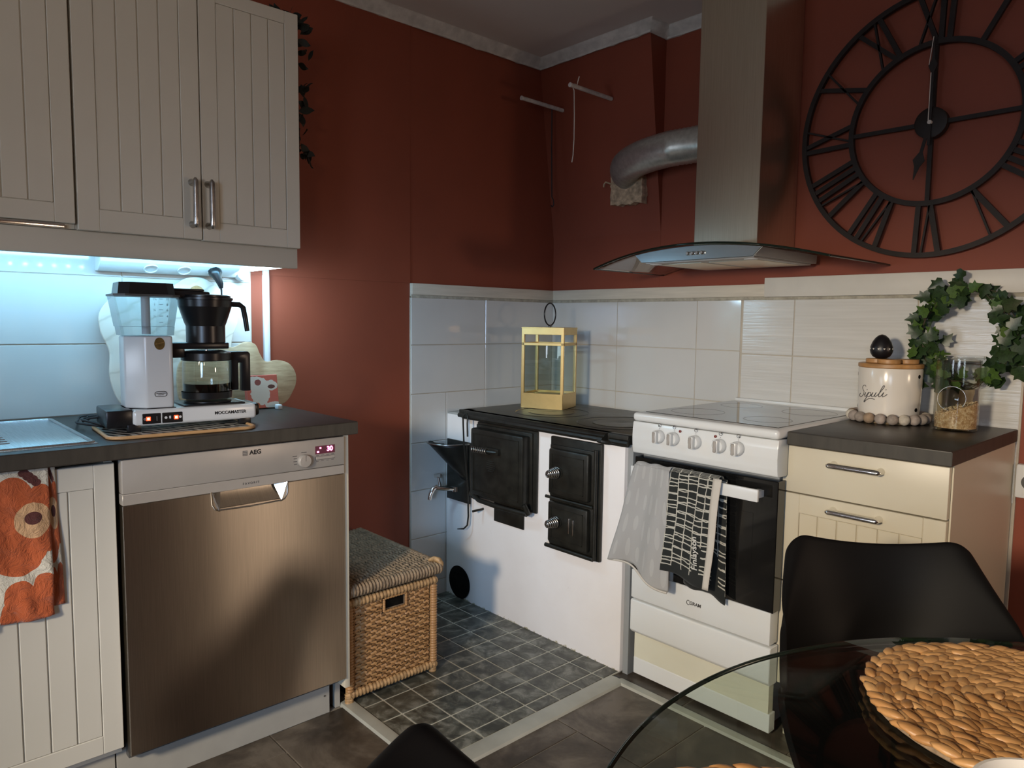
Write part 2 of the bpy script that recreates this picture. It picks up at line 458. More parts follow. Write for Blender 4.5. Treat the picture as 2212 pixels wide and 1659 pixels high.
# ------------------------------------------------------------------ mesh builder
class MB:
    def __init__(s):
        s.bm = bmesh.new()
        s.uv = None

    def _tr(s, verts, m):
        if m is not None:
            bmesh.ops.transform(s.bm, matrix=m, verts=verts)

    def box(s, x0, x1, y0, y1, z0, z1, bev=0, seg=2, m=None):
        b = bmesh.new()
        bmesh.ops.create_cube(b, size=1)
        for v in b.verts:
            v.co = Vector(((x0 + x1) / 2 + v.co.x * (x1 - x0), (y0 + y1) / 2 + v.co.y * (y1 - y0), (z0 + z1) / 2 + v.co.z * (z1 - z0)))
        if bev:
            bmesh.ops.bevel(b, geom=list(b.edges), offset=bev, segments=seg, affect='EDGES', profile=.5)
        return s.merge(b, m)

    def merge(s, b, m=None):
        if m is not None:
            bmesh.ops.transform(b, matrix=m, verts=b.verts)
        me = bpy.data.meshes.new('tmp')
        b.to_mesh(me)
        b.free()
        s.bm.from_mesh(me)
        bpy.data.meshes.remove(me)
        return s

    def lathe(s, prof, c=(0, 0, 0), n=32, axis='z', cap=True, m=None):
        b = bmesh.new()
        rings = []
        for r, z in prof:
            ring = []
            for i in range(n):
                a = 2 * PI * i / n
                p = (r * math.cos(a), r * math.sin(a), z)
                if axis == 'x':
                    p = (z, p[0], p[1])
                elif axis == 'y':
                    p = (p[1], z, p[0])
                ring.append(b.verts.new((p[0] + c[0], p[1] + c[1], p[2] + c[2])))
            rings.append(ring)
        for a_, b_ in zip(rings, rings[1:]):
            for i in range(n):
                b.faces.new((a_[i], a_[(i + 1) % n], b_[(i + 1) % n], b_[i]))
        if cap:
            b.faces.new(list(reversed(rings[0])))
            b.faces.new(rings[-1])
        bmesh.ops.recalc_face_normals(b, faces=b.faces)
        return s.merge(b, m)

    def cyl(s, c, r, h, axis='z', n=24, r2=None, bev=0):
        r2 = r if r2 is None else r2
        if bev:
            return s.lathe([(r - bev, 0), (r, bev), (r2, h - bev), (r2 - bev, h)], c, n, axis)
        return s.lathe([(r, 0), (r2, h)], c, n, axis)

    def tube(s, pts, r, n=8, closed=False, caps=True, flat=None):
        """sweep a circle (r may be a list; flat=(a,b) squashes it) along points"""
        b = bmesh.new()
        pts = [Vector(p) for p in pts]
        N = len(pts)
        rr = r if isinstance(r, (list, tuple)) else [r] * N
        rings = []
        prev = None
        for i, p in enumerate(pts):
            if closed:
                d = pts[(i + 1) % N] - pts[i - 1]
            else:
                d = pts[min(i + 1, N - 1)] - pts[max(i - 1, 0)]
            d.normalize()
            if prev is None:
                up = Vector((0, 0, 1)) if abs(d.z) < .9 else Vector((1, 0, 0))
                a = d.cross(up).normalized()
            else:
                a = (prev - d * prev.dot(d)).normalized()
            prev = a
            c = d.cross(a)
            fa, fb = flat if flat else (1, 1)
            rings.append([b.verts.new(p + a * math.cos(2 * PI * k / n) * rr[i] * fa + c * math.sin(2 * PI * k / n) * rr[i] * fb) for k in range(n)])
        rng = range(N) if closed else range(N - 1)
        for i in rng:
            A, B = rings[i], rings[(i + 1) % N]
            for k in range(n):
                b.faces.new((A[k], A[(k + 1) % n], B[(k + 1) % n], B[k]))
        if not closed and caps:
            b.faces.new(list(reversed(rings[0])))
            b.faces.new(rings[-1])
        bmesh.ops.recalc_face_normals(b, faces=b.faces)
        return s.merge(b)

    def prism(s, pts, axis, a, b_, bev=0, seg=2):
        """polygon (p,q) extruded along axis from a to b: x->(y,z) y->(x,z) z->(x,y)"""
        b = bmesh.new()
        def mk(p, q, w):
            return {'x': (w, p, q), 'y': (p, w, q), 'z': (p, q, w)}[axis]
        lo = [b.verts.new(mk(p, q, a)) for p, q in pts]
        hi = [b.verts.new(mk(p, q, b_)) for p, q in pts]
        n = len(pts)
        b.faces.new(lo)
        b.faces.new(list(reversed(hi)))
        for i in range(n):
            b.faces.new((lo[i], hi[i], hi[(i + 1) % n], lo[(i + 1) % n]))
        bmesh.ops.recalc_face_normals(b, faces=b.faces)
        if bev:
            ed = [e for e in b.edges if any(len(f.verts) > 4 or f.calc_area() for f in e.link_faces)]
            bmesh.ops.bevel(b, geom=ed, offset=bev, segments=seg, affect='EDGES', profile=.5)
        return s.merge(b)

    def ball(s, c, r, sc=(1, 1, 1), u=16, v=10, m=None):
        b = bmesh.new()
        bmesh.ops.create_uvsphere(b, u_segments=u, v_segments=v, radius=r)
        for w in b.verts:
            w.co = Vector((c[0] + w.co.x * sc[0], c[1] + w.co.y * sc[1], c[2] + w.co.z * sc[2]))
        return s.merge(b, m)

    def grid(s, fn, nu, nv, uvs=True):
        b = bmesh.new()
        V = [[b.verts.new(fn(i / nu, j / nv)) for j in range(nv + 1)] for i in range(nu + 1)]
        lay = b.loops.layers.uv.new('UVMap')
        for i in range(nu):
            for j in range(nv):
                f = b.faces.new((V[i][j], V[i + 1][j], V[i + 1][j + 1], V[i][j + 1]))
                for l, (a, c) in zip(f.loops, ((i, j), (i + 1, j), (i + 1, j + 1), (i, j + 1))):
                    l[lay].uv = (a / nu, c / nv)
        return s.merge(b)

    def build(s, name, mat, parent=None, loc=None, smooth=40, local=False, label=None):
        me = bpy.data.meshes.new(name)
        base = Vector(loc) if loc is not None else (parent_base(parent) if parent is not None and not local else Vector((0, 0, 0)))
        if not local:
            for v in s.bm.verts:
                v.co -= base
        s.bm.to_mesh(me)
        s.bm.free()
        if smooth:
            me.polygons.foreach_set('use_smooth', [True] * len(me.polygons))
            me.set_sharp_from_angle(angle=math.radians(smooth))
        me.materials.append(MT[mat] if isinstance(mat, str) else mat)
        o = bpy.data.objects.new(name, me)
        COL.objects.link(o)
        if parent is not None:
            o.parent = parent
        elif loc is not None:
            o.location = loc
        if label:
            o['label'] = label
        return o


def parent_base(p):
    b = Vector((0, 0, 0))
    while p is not None:
        b = b + Vector(p.location)
        p = p.parent
    return b


def tag(o, label, cat, group=None):
    o['label'] = label
    o['category'] = cat
    if group:
        o['group'] = group
    return o


def thing(name, label, cat, loc, rz=0, group=None):
    o = bpy.data.objects.new(name, None)
    o.empty_display_size = .05
    COL.objects.link(o)
    o.location = loc
    o.rotation_euler = (0, 0, rz)
    return tag(o, label, cat, group)


def struct(name, mb, mat, loc=(0, 0, 0), **kw):
    o = mb.build(name, mat, None, loc, **kw)
    o['kind'] = 'structure'
    return o


def piece(name, mesh, parent, loc, rot=None, scale=None):
    """a repeated part that shares mesh data; loc in the parent's frame"""
    o = bpy.data.objects.new(name, mesh)
    COL.objects.link(o)
    o.parent = parent
    o.location = loc
    if rot is not None:
        o.rotation_euler = rot
    if scale is not None:
        o.scale = scale
    return o


def text(s, size, name, mat, parent, org, xd, yd, ext=.0004, local=False, align='CENTER', shear=0, space=1.0, bold=0.0):
    """flat lettering as a mesh part; org/xd/yd in world (or the parent's frame)"""
    c = bpy.data.curves.new(name, 'FONT')
    c.body = s
    c.size = size
    c.align_x = align
    c.align_y = 'CENTER'
    c.extrude = ext
    c.shear = shear
    c.space_character = space
    c.offset = bold
    tmp = bpy.data.objects.new(name, c)
    COL.objects.link(tmp)
    dg = bpy.context.evaluated_depsgraph_get()
    me = bpy.data.meshes.new_from_object(tmp.evaluated_get(dg))
    bpy.data.objects.remove(tmp)
    bpy.data.curves.remove(c)
    xd = Vector(xd).normalized()
    yd = Vector(yd).normalized()
    zd = xd.cross(yd)
    m = Matrix((xd, yd, zd)).transposed().to_4x4()
    base = Vector((0, 0, 0)) if local else parent_base(parent)
    m.translation = Vector(org) - base
    me.transform(m)
    me.name = name
    me.materials.clear()
    me.materials.append(MT[mat])
    o = bpy.data.objects.new(name, me)
    COL.objects.link(o)
    o.parent = parent
    return o


_tilecache = {}


def tile_mesh(key, sx, sy, sz, bev, mat):
    k = (key, round(sx, 4), round(sy, 4), round(sz, 4))
    if k not in _tilecache:
        mb = MB().box(0, sx, 0, sy, 0, sz)
        b = mb.bm
        top = [e for e in b.edges]
        bmesh.ops.bevel(b, geom=top, offset=bev, segments=1, affect='EDGES')
        me = bpy.data.meshes.new(key)
        b.to_mesh(me)
        b.free()
        me.materials.append(MT[mat])
        _tilecache[k] = me
    return _tilecache[k]

# ================================================================== STRUCTURE
ZC = 2.42
floor = struct('floor', MB().box(-.1, 4.3, -4.7, .1, -.12, -.003), 'grout_floor', smooth=0)
T = .345
for k in range(12):
    y1 = -.685 - T * (k - 2)
    y0 = y1 - T
    if y1 > .0:
        y1 = min(y1, 0.0)
    if y0 >= 0:
        continue
    x = (1.372 - .234 * (k - 2)) % T - T
    while x < 4.2:
        a, b = max(x, 0), min(x + T, 4.2)
        c, d = max(y0, -4.6), min(y1, 0)
        if b - a > .02 and d - c > .02 and not (b < 1.0 and c > -1.40) and not (b <= .56 and c > -2.4):
            piece('floor_tile', tile_mesh('floor_tile', b - a - .004, d - c - .004, .006, .001, 'slate'), floor, (a + .002, c + .002, -.006))
        x += T
# hearth of small tiles in front of the wood stove
hearth = MB().box(0, .99, -1.445, -.60, -.003, .0035).build('hearth_bed', 'grout_hearth', floor, smooth=0)
xs = [.0] + [.723 + .106 * k for k in range(-6, 3)] + [.988]
ys = [-1.443] + [-1.371 + .106 * k for k in range(0, 7)] + [-.640]
for i in range(len(xs) - 1):
    for j in range(len(ys) - 1):
        sx, sy = xs[i + 1] - xs[i] - .006, ys[j + 1] - ys[j] - .006
        if sx > .012 and sy > .012:
            piece('hearth_tile', tile_mesh('hearth_tile', sx, sy, .006, .0012, 'hearth'), floor, (xs[i] + .003, ys[j] + .003, -.001 + random.uniform(0, .0006)))


mb = MB()
mb.prism([(.990, -.002), (.994, .009), (1.012, .012), (1.030, .012), (1.048, .008), (1.053, -.002)], 'y', -1.485, -.705)
struct('trim_1', mb, 'alu', smooth=30)
mb = MB()
mb.prism([(-1.487, -.002), (-1.482, .008), (-1.462, .011), (-1.447, .009), (-1.443, -.002)], 'x', .545, 1.02)
struct('trim_2', mb, 'alu', smooth=30)
mb = MB()
mb.prism([(-.722, -.002), (-.718, .008), (-.704, .011), (-.690, .008), (-.686, -.002)], 'x', 1.030, 1.98)
struct('trim_3', mb, 'alu', smooth=30)

wall_left = struct('wall_left', MB().box(-.12, 0, -4.7, .1, -.02, 2.5), 'terracotta', smooth=0)
wall_back = struct('wall_back', MB().box(0, 4.3, 0, .12, -.02, 2.5), 'terracotta', smooth=0)
# chimney breast above the tiles, leaning slightly forward towards the ceiling
mb = MB()
mb.prism([(.001, 1.358), (-.0006, 1.358), (-.0014, 1.60), (-.118, 2.44), (.001, 2.44)], 'x', 0.0, .633)
mb.build('chimney_breast', 'terracotta', wall_back, smooth=0)
mb = MB()
mb.prism([(0.001, 1.36), (.005, 1.36), (.005, 2.44), (0.001, 2.44)], 'y', -2.4, -.848)
mb.build('plaster_coat', 'terracotta', wall_left, smooth=0)
struct('wall_right', MB().box(4.2, 4.32, -4.7, .1, -.02, 2.5), 'terracotta', smooth=0)
# wall behind the camera, with a window
mb = MB()
mb.box(-.1, .40, -4.72, -4.6, -.02, 2.5).box(1.10, 2.85, -4.72, -4.6, -.02, 2.5).box(3.75, 4.3, -4.72, -4.6, -.02, 2.5).box(2.85, 3.75, -4.72, -4.6, -.02, .85).box(2.85, 3.75, -4.72, -4.6, 1.75, 2.5).box(.40, 1.10, -4.72, -4.6, -.02, .80).box(.40, 1.10, -4.72, -4.6, 1.45, 2.5)
struct('wall_front', mb, 'terracotta', smooth=0)
mb = MB()
mb.box(.36, .42, -4.62, -4.57, .76, 1.49).box(1.08, 1.14, -4.62, -4.57, .76, 1.49).box(.36, 1.14, -4.62, -4.57, .76, .82).box(.36, 1.14, -4.62, -4.57, 1.43, 1.49).box(.735, .765, -4.62, -4.58, .8, 1.45)
win = struct('window_1', mb, 'white_rail', smooth=0)
MB().box(.40, 1.10, -4.66, -4.655, .80, 1.45).build('window_pane', 'window_sky', win, smooth=0)
mb = MB()
mb.box(2.81, 2.87, -4.62, -4.57, .81, 1.79).box(3.73, 3.79, -4.62, -4.57, .81, 1.79).box(2.81, 3.79, -4.62, -4.57, .81, .87).box(2.81, 3.79, -4.62, -4.57, 1.73, 1.79)
win = struct('window_2', mb, 'white_rail', smooth=0)
MB().box(2.85, 3.75, -4.66, -4.655, .85, 1.75).build('window_pane', 'window_sky', win, smooth=0)
mb = MB().box(3.22, 4.06, -.05, -.001, 0, 2.05, .004)  # unseen white door, added to give the dishwasher steel a pale reflection
dr = struct('added_door_1', mb, 'offwhite', smooth=0)
MB().tube([(3.30, -.06, 1.0), (3.30, -.10, 1.0), (3.42, -.10, 1.0)], .009).build('door_handle', 'chrome', dr)
struct('ceiling', MB().box(-.1, 4.3, -4.7, .1, ZC, ZC + .1), 'ceiling', smooth=0)


CP = [(0, -.040), (.006, -.040), (.009, -.032), (.016, -.029), (.022, -.018), (.034, -.012), (.038, -.004), (.043, 0)]


def cornice(name, path):
    """profile swept along the wall line with mitred corners; the room lies to the right of the run"""
    P = [Vector(p) for p in path]
    st = []
    for i in range(len(P) - 1):
        L_ = (P[i + 1] - P[i]).length
        n = max(2, int(L_ / .03))
        for k in range(n):
            st.append((i, k / n))
    st.append((len(P) - 2, 1.0))
    mb = MB()
    b = bmesh.new()
    rows_ = []
    for i, t_ in st:
        p = P[i].lerp(P[i + 1], t_)
        d = (P[i + 1] - P[i]).normalized()
        nrm = Vector((d.y, -d.x))
        if t_ == 0 and i > 0:
            d0 = (P[i] - P[i - 1]).normalized()
            n0 = Vector((d0.y, -d0.x))
            mn = (n0 + nrm)
            nrm = mn / mn.dot(nrm)
        row = []
        for k, (o, z) in enumerate(CP):
            e = random.uniform(-.0016, .0016) if 0 < k < len(CP) - 1 else 0
            dz = random.uniform(-.004, .001) if k == 0 and random.random() < .25 else 0
            q = p + nrm * (o + e)
            row.append(b.verts.new((q.x, q.y, ZC + z + e * .7 + dz)))
        rows_.append(row)
    for A, B in zip(rows_, rows_[1:]):
        for k in range(len(CP) - 1):
            b.faces.new((A[k], A[k + 1], B[k + 1], B[k]))
    bmesh.ops.recalc_face_normals(b, faces=b.faces)
    mb.merge(b)
    return struct(name, mb, 'cornice', smooth=50)


cornice('trim_4', [(.005, -4.6), (.005, -.1155), (.634, -.1155), (.634, -.001), (4.2, -.001)])

# ---- wall tiles
def field_left(y0, y1, z0, z1, mat='tile'):
    g = .0035
    m = tile_mesh('wall_tile_l', .007, y1 - y0 - g, z1 - z0 - g, .0012, mat)
    piece('wall_tile', m, wall_left, (.0045, y0 + g / 2, z0 + g / 2))


def field_back(x0, x1, z0, z1, mat='tile', dy=0):
    g = .0035
    m = tile_mesh('wall_tile_b' + mat, x1 - x0 - g, .007, z1 - z0 - g, .0012, mat)
    piece('wall_tile', m, wall_back, (x0 + g / 2, -.0115 - dy, z0 + g / 2))


MB().box(0, .0085, -.848, 0, 0, 1.306).build('tile_bed', 'grout_wall', wall_left, smooth=0)
MB().box(0, .0085, -2.95, -1.521, .86, 1.45).build('tile_bed', 'grout_wall', wall_left, smooth=0)
MB().box(0, 1.958, -.0085, 0, 0, 1.306).build('tile_bed', 'grout_wall', wall_back, smooth=0)
rows = [(1.104, 1.303), (.898, 1.104), (.690, .898), (.485, .690), (.276, .485), (.070, .276), (.0, .070)]
for i, (a, b) in enumerate(rows):
    cuts = [-.848, -.445, -.012] if i < 2 else [-.848, -.664, -.445, -.012] if i == 2 else [-.848, -.664, -.25, -.012]
    for c, d in zip(cuts, cuts[1:]):
        field_left(c, d, a, b)
for i, (a, b) in enumerate([(.907, 1.123), (1.123, 1.329), (1.329, 1.45)]):
    cuts = [-2.76, -2.345, -1.93, -1.523] if i != 1 else [-2.76, -2.345, -1.93, -1.523]
    for c, d in zip(cuts, cuts[1:]):
        field_left(c, d, a, b)
for i, (a, b) in enumerate(rows[:4]):
    for c, d in ((.0, .417), (.417, .832), (.832, 1.031)):
        field_back(c, d, a, b)
for i, (a, b) in enumerate([(1.094, 1.303), (.888, 1.094), (.68, .888)]):
    for c, d in ((1.037, 1.244), (1.244, 1.659), (1.659, 1.955)):
        field_back(c, d, a, b, 'tile2', .0005)

# wooden rails over the tiles
struct('trim_8', MB().box(0, .020, -.848, -.020, 1.313, 1.360, .002), 'wood_rail')
struct('trim_9', MB().box(0, 1.131, -.020, 0, 1.313, 1.360, .002), 'wood_rail')
struct('trim_10', MB().box(1.131, 1.958, -.030, 0, 1.311, 1.382, .002), 'white_rail')
mb = MB().box(0, .013, -.848, -.013, 1.300, 1.314, .001).box(0, 1.958, -.014, 0, 1.300, 1.313, .001)
struct('trim_11', mb, 'putty')

# surface cable duct on the left wall
cd = MB().box(0.0, .016, -1.477, -1.456, .908, 1.45, .002).build('cable_duct', 'white_plastic', None, (0, -1.466, .908))
tag(cd, 'white vertical cable duct on the red wall right of the backsplash', 'cable duct')
MB().box(.016, .0175, -1.470, -1.463, .908, 1.45).build('duct_cover', 'white_plastic', cd, smooth=0)
# socket on the back wall beside the drawer cabinet
sk = MB().box(1.958, 2.035, -.030, 0, .705, .806, .006).build('wall_socket', 'white_plastic', None, (1.996, 0, .705))
tag(sk, 'white wall socket on the back wall right of the drawer cabinet', 'socket')
MB().cyl((1.996, -.034, .755), .022, .005, 'y', 20).build('socket_well', 'dark_grey', sk)


# ================================================================== FITTED KITCHEN, LEFT WALL
def plank_front(name, parent, face, u0, u1, z0, z1, front, thick, panel, pitch, mat, top_open=False):
    """framed door/drawer front with tongued boards. face 'x': front plane x=front looking +x, u=y; face 'y': front plane y=front looking -y, u=x"""
    pu0, pu1, pz0, pz1 = panel
    mb = MB()
    def bx(a, b, c, d, e, f, bev=0):   # u, depth (0=front, + goes back), z
        if face == 'x':
            mb.box(front - d, front - c, a, b, e, f, bev, 1)
        else:
            mb.box(a, b, front + c, front + d, e, f, bev, 1)
    bx(u0, u1, .005, thick, z0, z1)
    bx(u0, pu0, 0, .006, z0, z1, .0015)
    bx(pu1, u1, 0, .006, z0, z1, .0015)
    bx(pu0, pu1, 0, .006, z0, pz0, .0015)
    bx(pu0, pu1, 0, .006, pz1, z1, .0015)
    d = mb.build(name, mat, parent, smooth=30)
    n = max(1, round((pu1 - pu0) / pitch))
    w = (pu1 - pu0) / n
    for i in range(n):
        a = pu0 + i * w
        b = MB()
        if face == 'x':
            b.box(front - .006, front - .0012, a + .0012, a + w - .0012, pz0 + .0005, pz1 - .0005, .0016, 1)
        else:
            b.box(a + .0012, a + w - .0012, front + .0012, front + .006, pz0 + .0005, pz1 - .0005, .0016, 1)
        b.build('panel_board', mat, d, smooth=30)
    return d


def bow_handle(parent, p0, p1, out, mat='chrome'):
    p0, p1, out = Vector(p0), Vector(p1), Vector(out)
    d = (p1 - p0).normalized()
    mb = MB()
    pts = [p0 + out * .95 - d * .010, p0 + out * 1.0 - d * .004] + [p0.lerp(p1, k / 6) + out for k in range(7)] + [p1 + out + d * .004, p1 + out * .95 + d * .010]
    mb.tube(pts, [.003, .007] + [.0078] * 7 + [.007, .003], 10, flat=(1.0, 1.0))
    for p in (p0, p1):
        mb.tube([p, p + out * .3, p + out * .9], [.0105, .0080, .0065], 12)
    return mb.build('handle', mat, parent, smooth=60)


def wall_cab(name, label, y0, y1, doors, loc):
    r = thing(name, label, 'cabinet', loc, 0, 'wall cabinets')
    mb = MB()
    mb.box(.0, .35, y0, y0 + .018, 1.43, 2.127).box(.0, .35, y1 - .018, y1, 1.43, 2.127)
    mb.box(.0, .35, y0 + .018, y1 - .018, 1.43, 1.448).box(.0, .35, y0 + .018, y1 - .018, 2.109, 2.127).box(.0, .012, y0 + .018, y1 - .018, 1.448, 2.109)
    mb.build('carcass', 'offwhite', r, smooth=0)
    return r


c1 = wall_cab('wall_cabinet', 'cream two-door wall cabinet with pair of bar handles above the coffee maker', -2.1215, -1.512, 2, (.0, -1.815, 1.43))
d1 = plank_front('door', c1, 'x', -2.119, -1.8105, 1.428, 2.127, .372, .02, (-2.069, -1.8605, 1.484, 2.075), .0515, 'offwhite')
d2 = plank_front('door', c1, 'x', -1.8075, -1.512, 1.426, 2.127, .372, .02, (-1.760, -1.555, 1.480, 2.090), .0515, 'offwhite')
bow_handle(d1, (.372, -1.836, 1.468), (.372, -1.836, 1.584), (.030, 0, 0), 'chrome_dark')
bow_handle(d2, (.372, -1.791, 1.468), (.372, -1.791, 1.584), (.030, 0, 0), 'chrome_dark')
c2 = wall_cab('wall_cabinet', 'cream single-door wall cabinet cut by the left edge, steel strip below its door', -2.76, -2.1225, 1, (.0, -2.44, 1.43))
d3 = plank_front('door', c2, 'x', -2.757, -2.125, 1.442, 2.127, .372, .02, (-2.708, -2.170, 1.490, 2.075), .0535, 'offwhite')
mb = MB().box(.345, .368, -2.757, -2.148, 1.429, 1.439, .001)
mb.build('steel_strip', 'chrome', c2)
# decor strip that hides the lights
pl = MB().box(.322, .342, -2.76, -1.507, 1.365, 1.4298, .004, 2).box(.02, .324, -1.527, -1.513, 1.372, 1.4298, .001).build('decor_strip', 'offwhite', None, (.33, -2.13, 1.365), smooth=40)
tag(pl, 'long cream decor strip running under both wall cabinets', 'pelmet')

# LED strip on the back of the decor strip + short bar at the end
ls = thing('led_strip_light', 'cool white LED strip with diodes hidden behind the decor strip', 'light', (.30, -2.02, 1.40))
MB().box(.314, .3218, -2.60, -1.60, 1.3665, 1.3785, .001).build('profile', 'white_plastic', ls)
mb = MB()
for k in range(25):
    mb.box(.309, .314, -2.575 + k * .040 - .003, -2.575 + k * .040 + .003, 1.3690, 1.3750, .001, 1)
dd = mb.build('diode_row', 'led_dot', ls)
dd['kind'] = 'stuff'
lb = thing('led_bar_light', 'glowing LED bar poking out below right end of decor strip', 'light', (.19, -1.54, 1.37))
MB().box(.045, .318, -1.552, -1.528, 1.378, 1.428, .003).build('housing', 'white_plastic', lb)
MB().box(.05, .313, -1.5505, -1.5295, 1.368, 1.3785, .003).build('diffuser', 'led_white', lb)

# corner socket strip with plug
ss = thing('socket_strip', 'white wedge-shaped socket strip on the tiles under the wall cabinet', 'socket strip', (.03, -1.79, 1.34))
mb = MB()
mb.prism([(.012, 1.345), (.040, 1.345), (.082, 1.372), (.082, 1.4285), (.012, 1.4285)], 'y', -2.005, -1.585, .002, 1)
mb.build('housing', 'white_plastic', ss, smooth=30)
for y in (-1.665, -1.76, -1.86):
    MB().lathe([(.021, 0), (.021, .004), (.018, .004), (.018, .001)], (0, 0, 0), 20, 'z', m=Matrix.Translation((.063, y, 1.3585)) @ Matrix.Rotation(math.radians(147), 4, 'Y')).build('socket_outlet', 'white_plastic', ss)
mb = MB().prism([(-1.585, 1.4285), (-1.585, 1.350), (-1.570, 1.335), (-1.556, 1.335), (-1.548, 1.36), (-1.545, 1.4285)], 'x', .014, .060, .003, 1)
mb.build('end_cap', 'white_plastic', ss, smooth=30)

# worktop
wt = MB().box(.0135, .63, -2.95, -1.465, .869, .907, .002).build('worktop', 'worktop', None, (.31, -2.2, .869))
tag(wt, 'dark laminate worktop with sink, running above the dishwasher', 'worktop')
MB().box(.6295, .6312, -2.95, -1.4655, .8715, .9045).build('front_edge', 'worktop_edge', wt, smooth=0)

# draining board of the sink
dbd = thing('sink_drainer', 'flat stainless steel draining board set into worktop at left edge', 'sink', (.33, -2.5, .907))
mb = MB()
mb.box(.075, .592, -2.94, -2.140, .9065, .9085, .0008, 1)
mb.tube([(.583, -2.94, .9095), (.583, -2.155, .9095), (.575, -2.148, .9095), (.092, -2.148, .9095), (.083, -2.156, .9095), (.083, -2.94, .9095)], .0045, 8)
mb.build('rim', 'sinksteel', dbd, smooth=60)
mb = MB()
for k in range(9):
    mb.tube([(.20 + k * .035, -2.90, .9085), (.20 + k * .035, -2.30, .9085)], .0025, 6)
mb.build('drainer_ribs', 'sinksteel', dbd, smooth=60)

# sink base cabinet
sc = thing('sink_cabinet', 'greyish white base cabinet with boarded door, orange tea towel hanging over it', 'cabinet', (.3, -2.5, 0))
mb = MB().box(.02, .575, -2.76, -2.742, .12, .868).box(.02, .575, -2.128, -2.110, .12, .868).box(.02, .575, -2.742, -2.128, .12, .138).box(.02, .03, -2.742, -2.128, .138, .868)
mb.build('carcass', 'offwhite', sc, smooth=0)
plank_front('door', sc, 'x', -2.757, -2.111, .143, .858, .602, .022, (-2.690, -2.1555, .189, .802), .0534, 'sinkfront')
MB().box(.545, .560, -2.76, -2.1225, .0, .128, .001).build('plinth', 'plinth', sc, smooth=0)

# ------------------------------------------------------------------ dishwasher
dw = thing('dishwasher', 'stainless steel dishwasher with lit red display between cabinet and red wall', 'dishwasher', (.32, -1.80, 0))
Y0, Y1 = -2.101, -1.506
MB().box(.03, .585, Y0 + .004, Y1 - .004, .10, .862).build('body', 'dark_grey', dw, smooth=0)
# steel door with a pulled-in grip under the panel
mb = MB()
mb.prism([(Y0, .122), (Y1, .122), (Y1, .7535), (-1.690, .7535), (-1.700, .7115), (-1.874, .7115), (-1.884, .7535), (Y0, .7535)], 'x', .592, .6205, .0015, 1)
door = mb.build('door', 'steel', dw, smooth=30)
# grip: trough surface + triangular chrome cheeks
mb = MB()
mb.grid(lambda u, v: Vector((.6205 - .030 * math.sin(v * PI * .5) ** 1.0, -1.885 + .196 * u + (.5 - u) * .026 * (1 - v), .7115 + .042 * v)), 10, 6)
mb.build('grip_trough', 'steel', door, smooth=60)
mb = MB()
for s, yy in ((1, -1.884), (-1, -1.690)):
    a = [Vector((.6225, yy - s * .006, .757)), Vector((.6225, yy + s * .012, .705)), Vector((.596, yy + s * .026, .757))]
    b = bmesh.new()
    vs = [b.verts.new(p) for p in a] + [b.verts.new(p + Vector((-.002, -s * .004, 0))) for p in a]
    b.faces.new(vs[:3]); b.faces.new(list(reversed(vs[3:])))
    for k in range(3):
        b.faces.new((vs[k], vs[3 + k], vs[3 + (k + 1) % 3], vs[(k + 1) % 3]))
    bmesh.ops.recalc_face_normals(b, faces=b.faces)
    mb.merge(b)
    mb.tube([(.622, yy - s * .008, .757), (.622, yy - s * .006, .722), (.622, yy + s * .002, .709), (.622, yy + s * .014, .704)], .0022, 6)
mb.tube([(.622, -1.876, .7065), (.624, -1.787, .7045), (.622, -1.698, .7065)], .0026, 6)
mb.build('grip_frame', 'chrome', door, smooth=30)
# control panel in two steps
mb = MB().box(.592, .6235, Y0, Y1, .782, .8655, .003, 2).box(.592, .6225, Y0, Y1, .7545, .7815, .0012, 1)
pn = mb.build('control_panel', 'silverplastic', dw, smooth=40)
kb = MB().lathe([(.0185, 0), (.0185, .010), (.0165, .013), (.002, .0135)], (.6235, -1.6345, .8085), 28, 'x').build('programme_knob', 'silverplastic', dw, smooth=40)
MB().box(.6368, .6374, -1.6350, -1.6340, .8085, .8255).build('pointer', 'ink_grey', kb, smooth=0)
MB().box(.6225, .6240, -1.600, -1.537, .822, .8455, .0006, 1).build('display', 'display', dw, smooth=0)
text('30', .019, 'display_digits', 'magenta_led', dw, (.6243, -1.554, .8345), (0, 1, 0), (0, 0, 1), bold=.0006)
mb = MB().box(.6240, .6246, -1.594, -1.588, .826, .831).box(.6240, .6246, -1.586, -1.581, .837, .8415)
mb.build('indicator_lamps', 'magenta_led', dw, smooth=0)
mb = MB().box(.6228, .6239, -1.599, -1.538, .8050, .8060).box(.6228, .6239, -1.599, -1.538, .8145, .8155).box(.6228, .6239, -1.599, -1.598, .805, .8155)
mb.build('button_groove', 'ink_grey', dw, smooth=0)
MB().box(.6232, .6243, -1.5965, -1.5385, .8065, .8140, .0006, 1).build('button_bar', 'silverplastic', dw, smooth=0)
mb = MB()
for z, w in ((.823, .013), (.816, .010), (.808, .011), (.8, .009)):
    mb.box(.6234, .6238, -1.668 + .013 - w, -1.655, z, z + .0022)
mb.box(.6234, .6238, -1.642, -1.626, .831, .8332)
for k in range(4):
    mb.box(.6234, .6238, -1.597 + k * .016, -1.588 + k * .016, .8175, .8188).box(.6234, .6238, -1.597 + k * .016, -1.589 + k * .016, .8012, .8023)
mb.build('programme_marks', 'ink_grey', dw, smooth=0)['kind'] = 'stuff'
mb = MB().box(.6234, .6239, -1.8085, -1.7955, .8425, .8555)
lg = mb.build('emblem', 'ink_grey', dw, smooth=0)
mb = MB()
for k in range(3):
    mb.box(.6239, .6242, -1.8075, -1.7965, .8440 + k * .004, .8457 + k * .004)
mb.build('emblem_bars', 'silverplastic', lg, smooth=0)
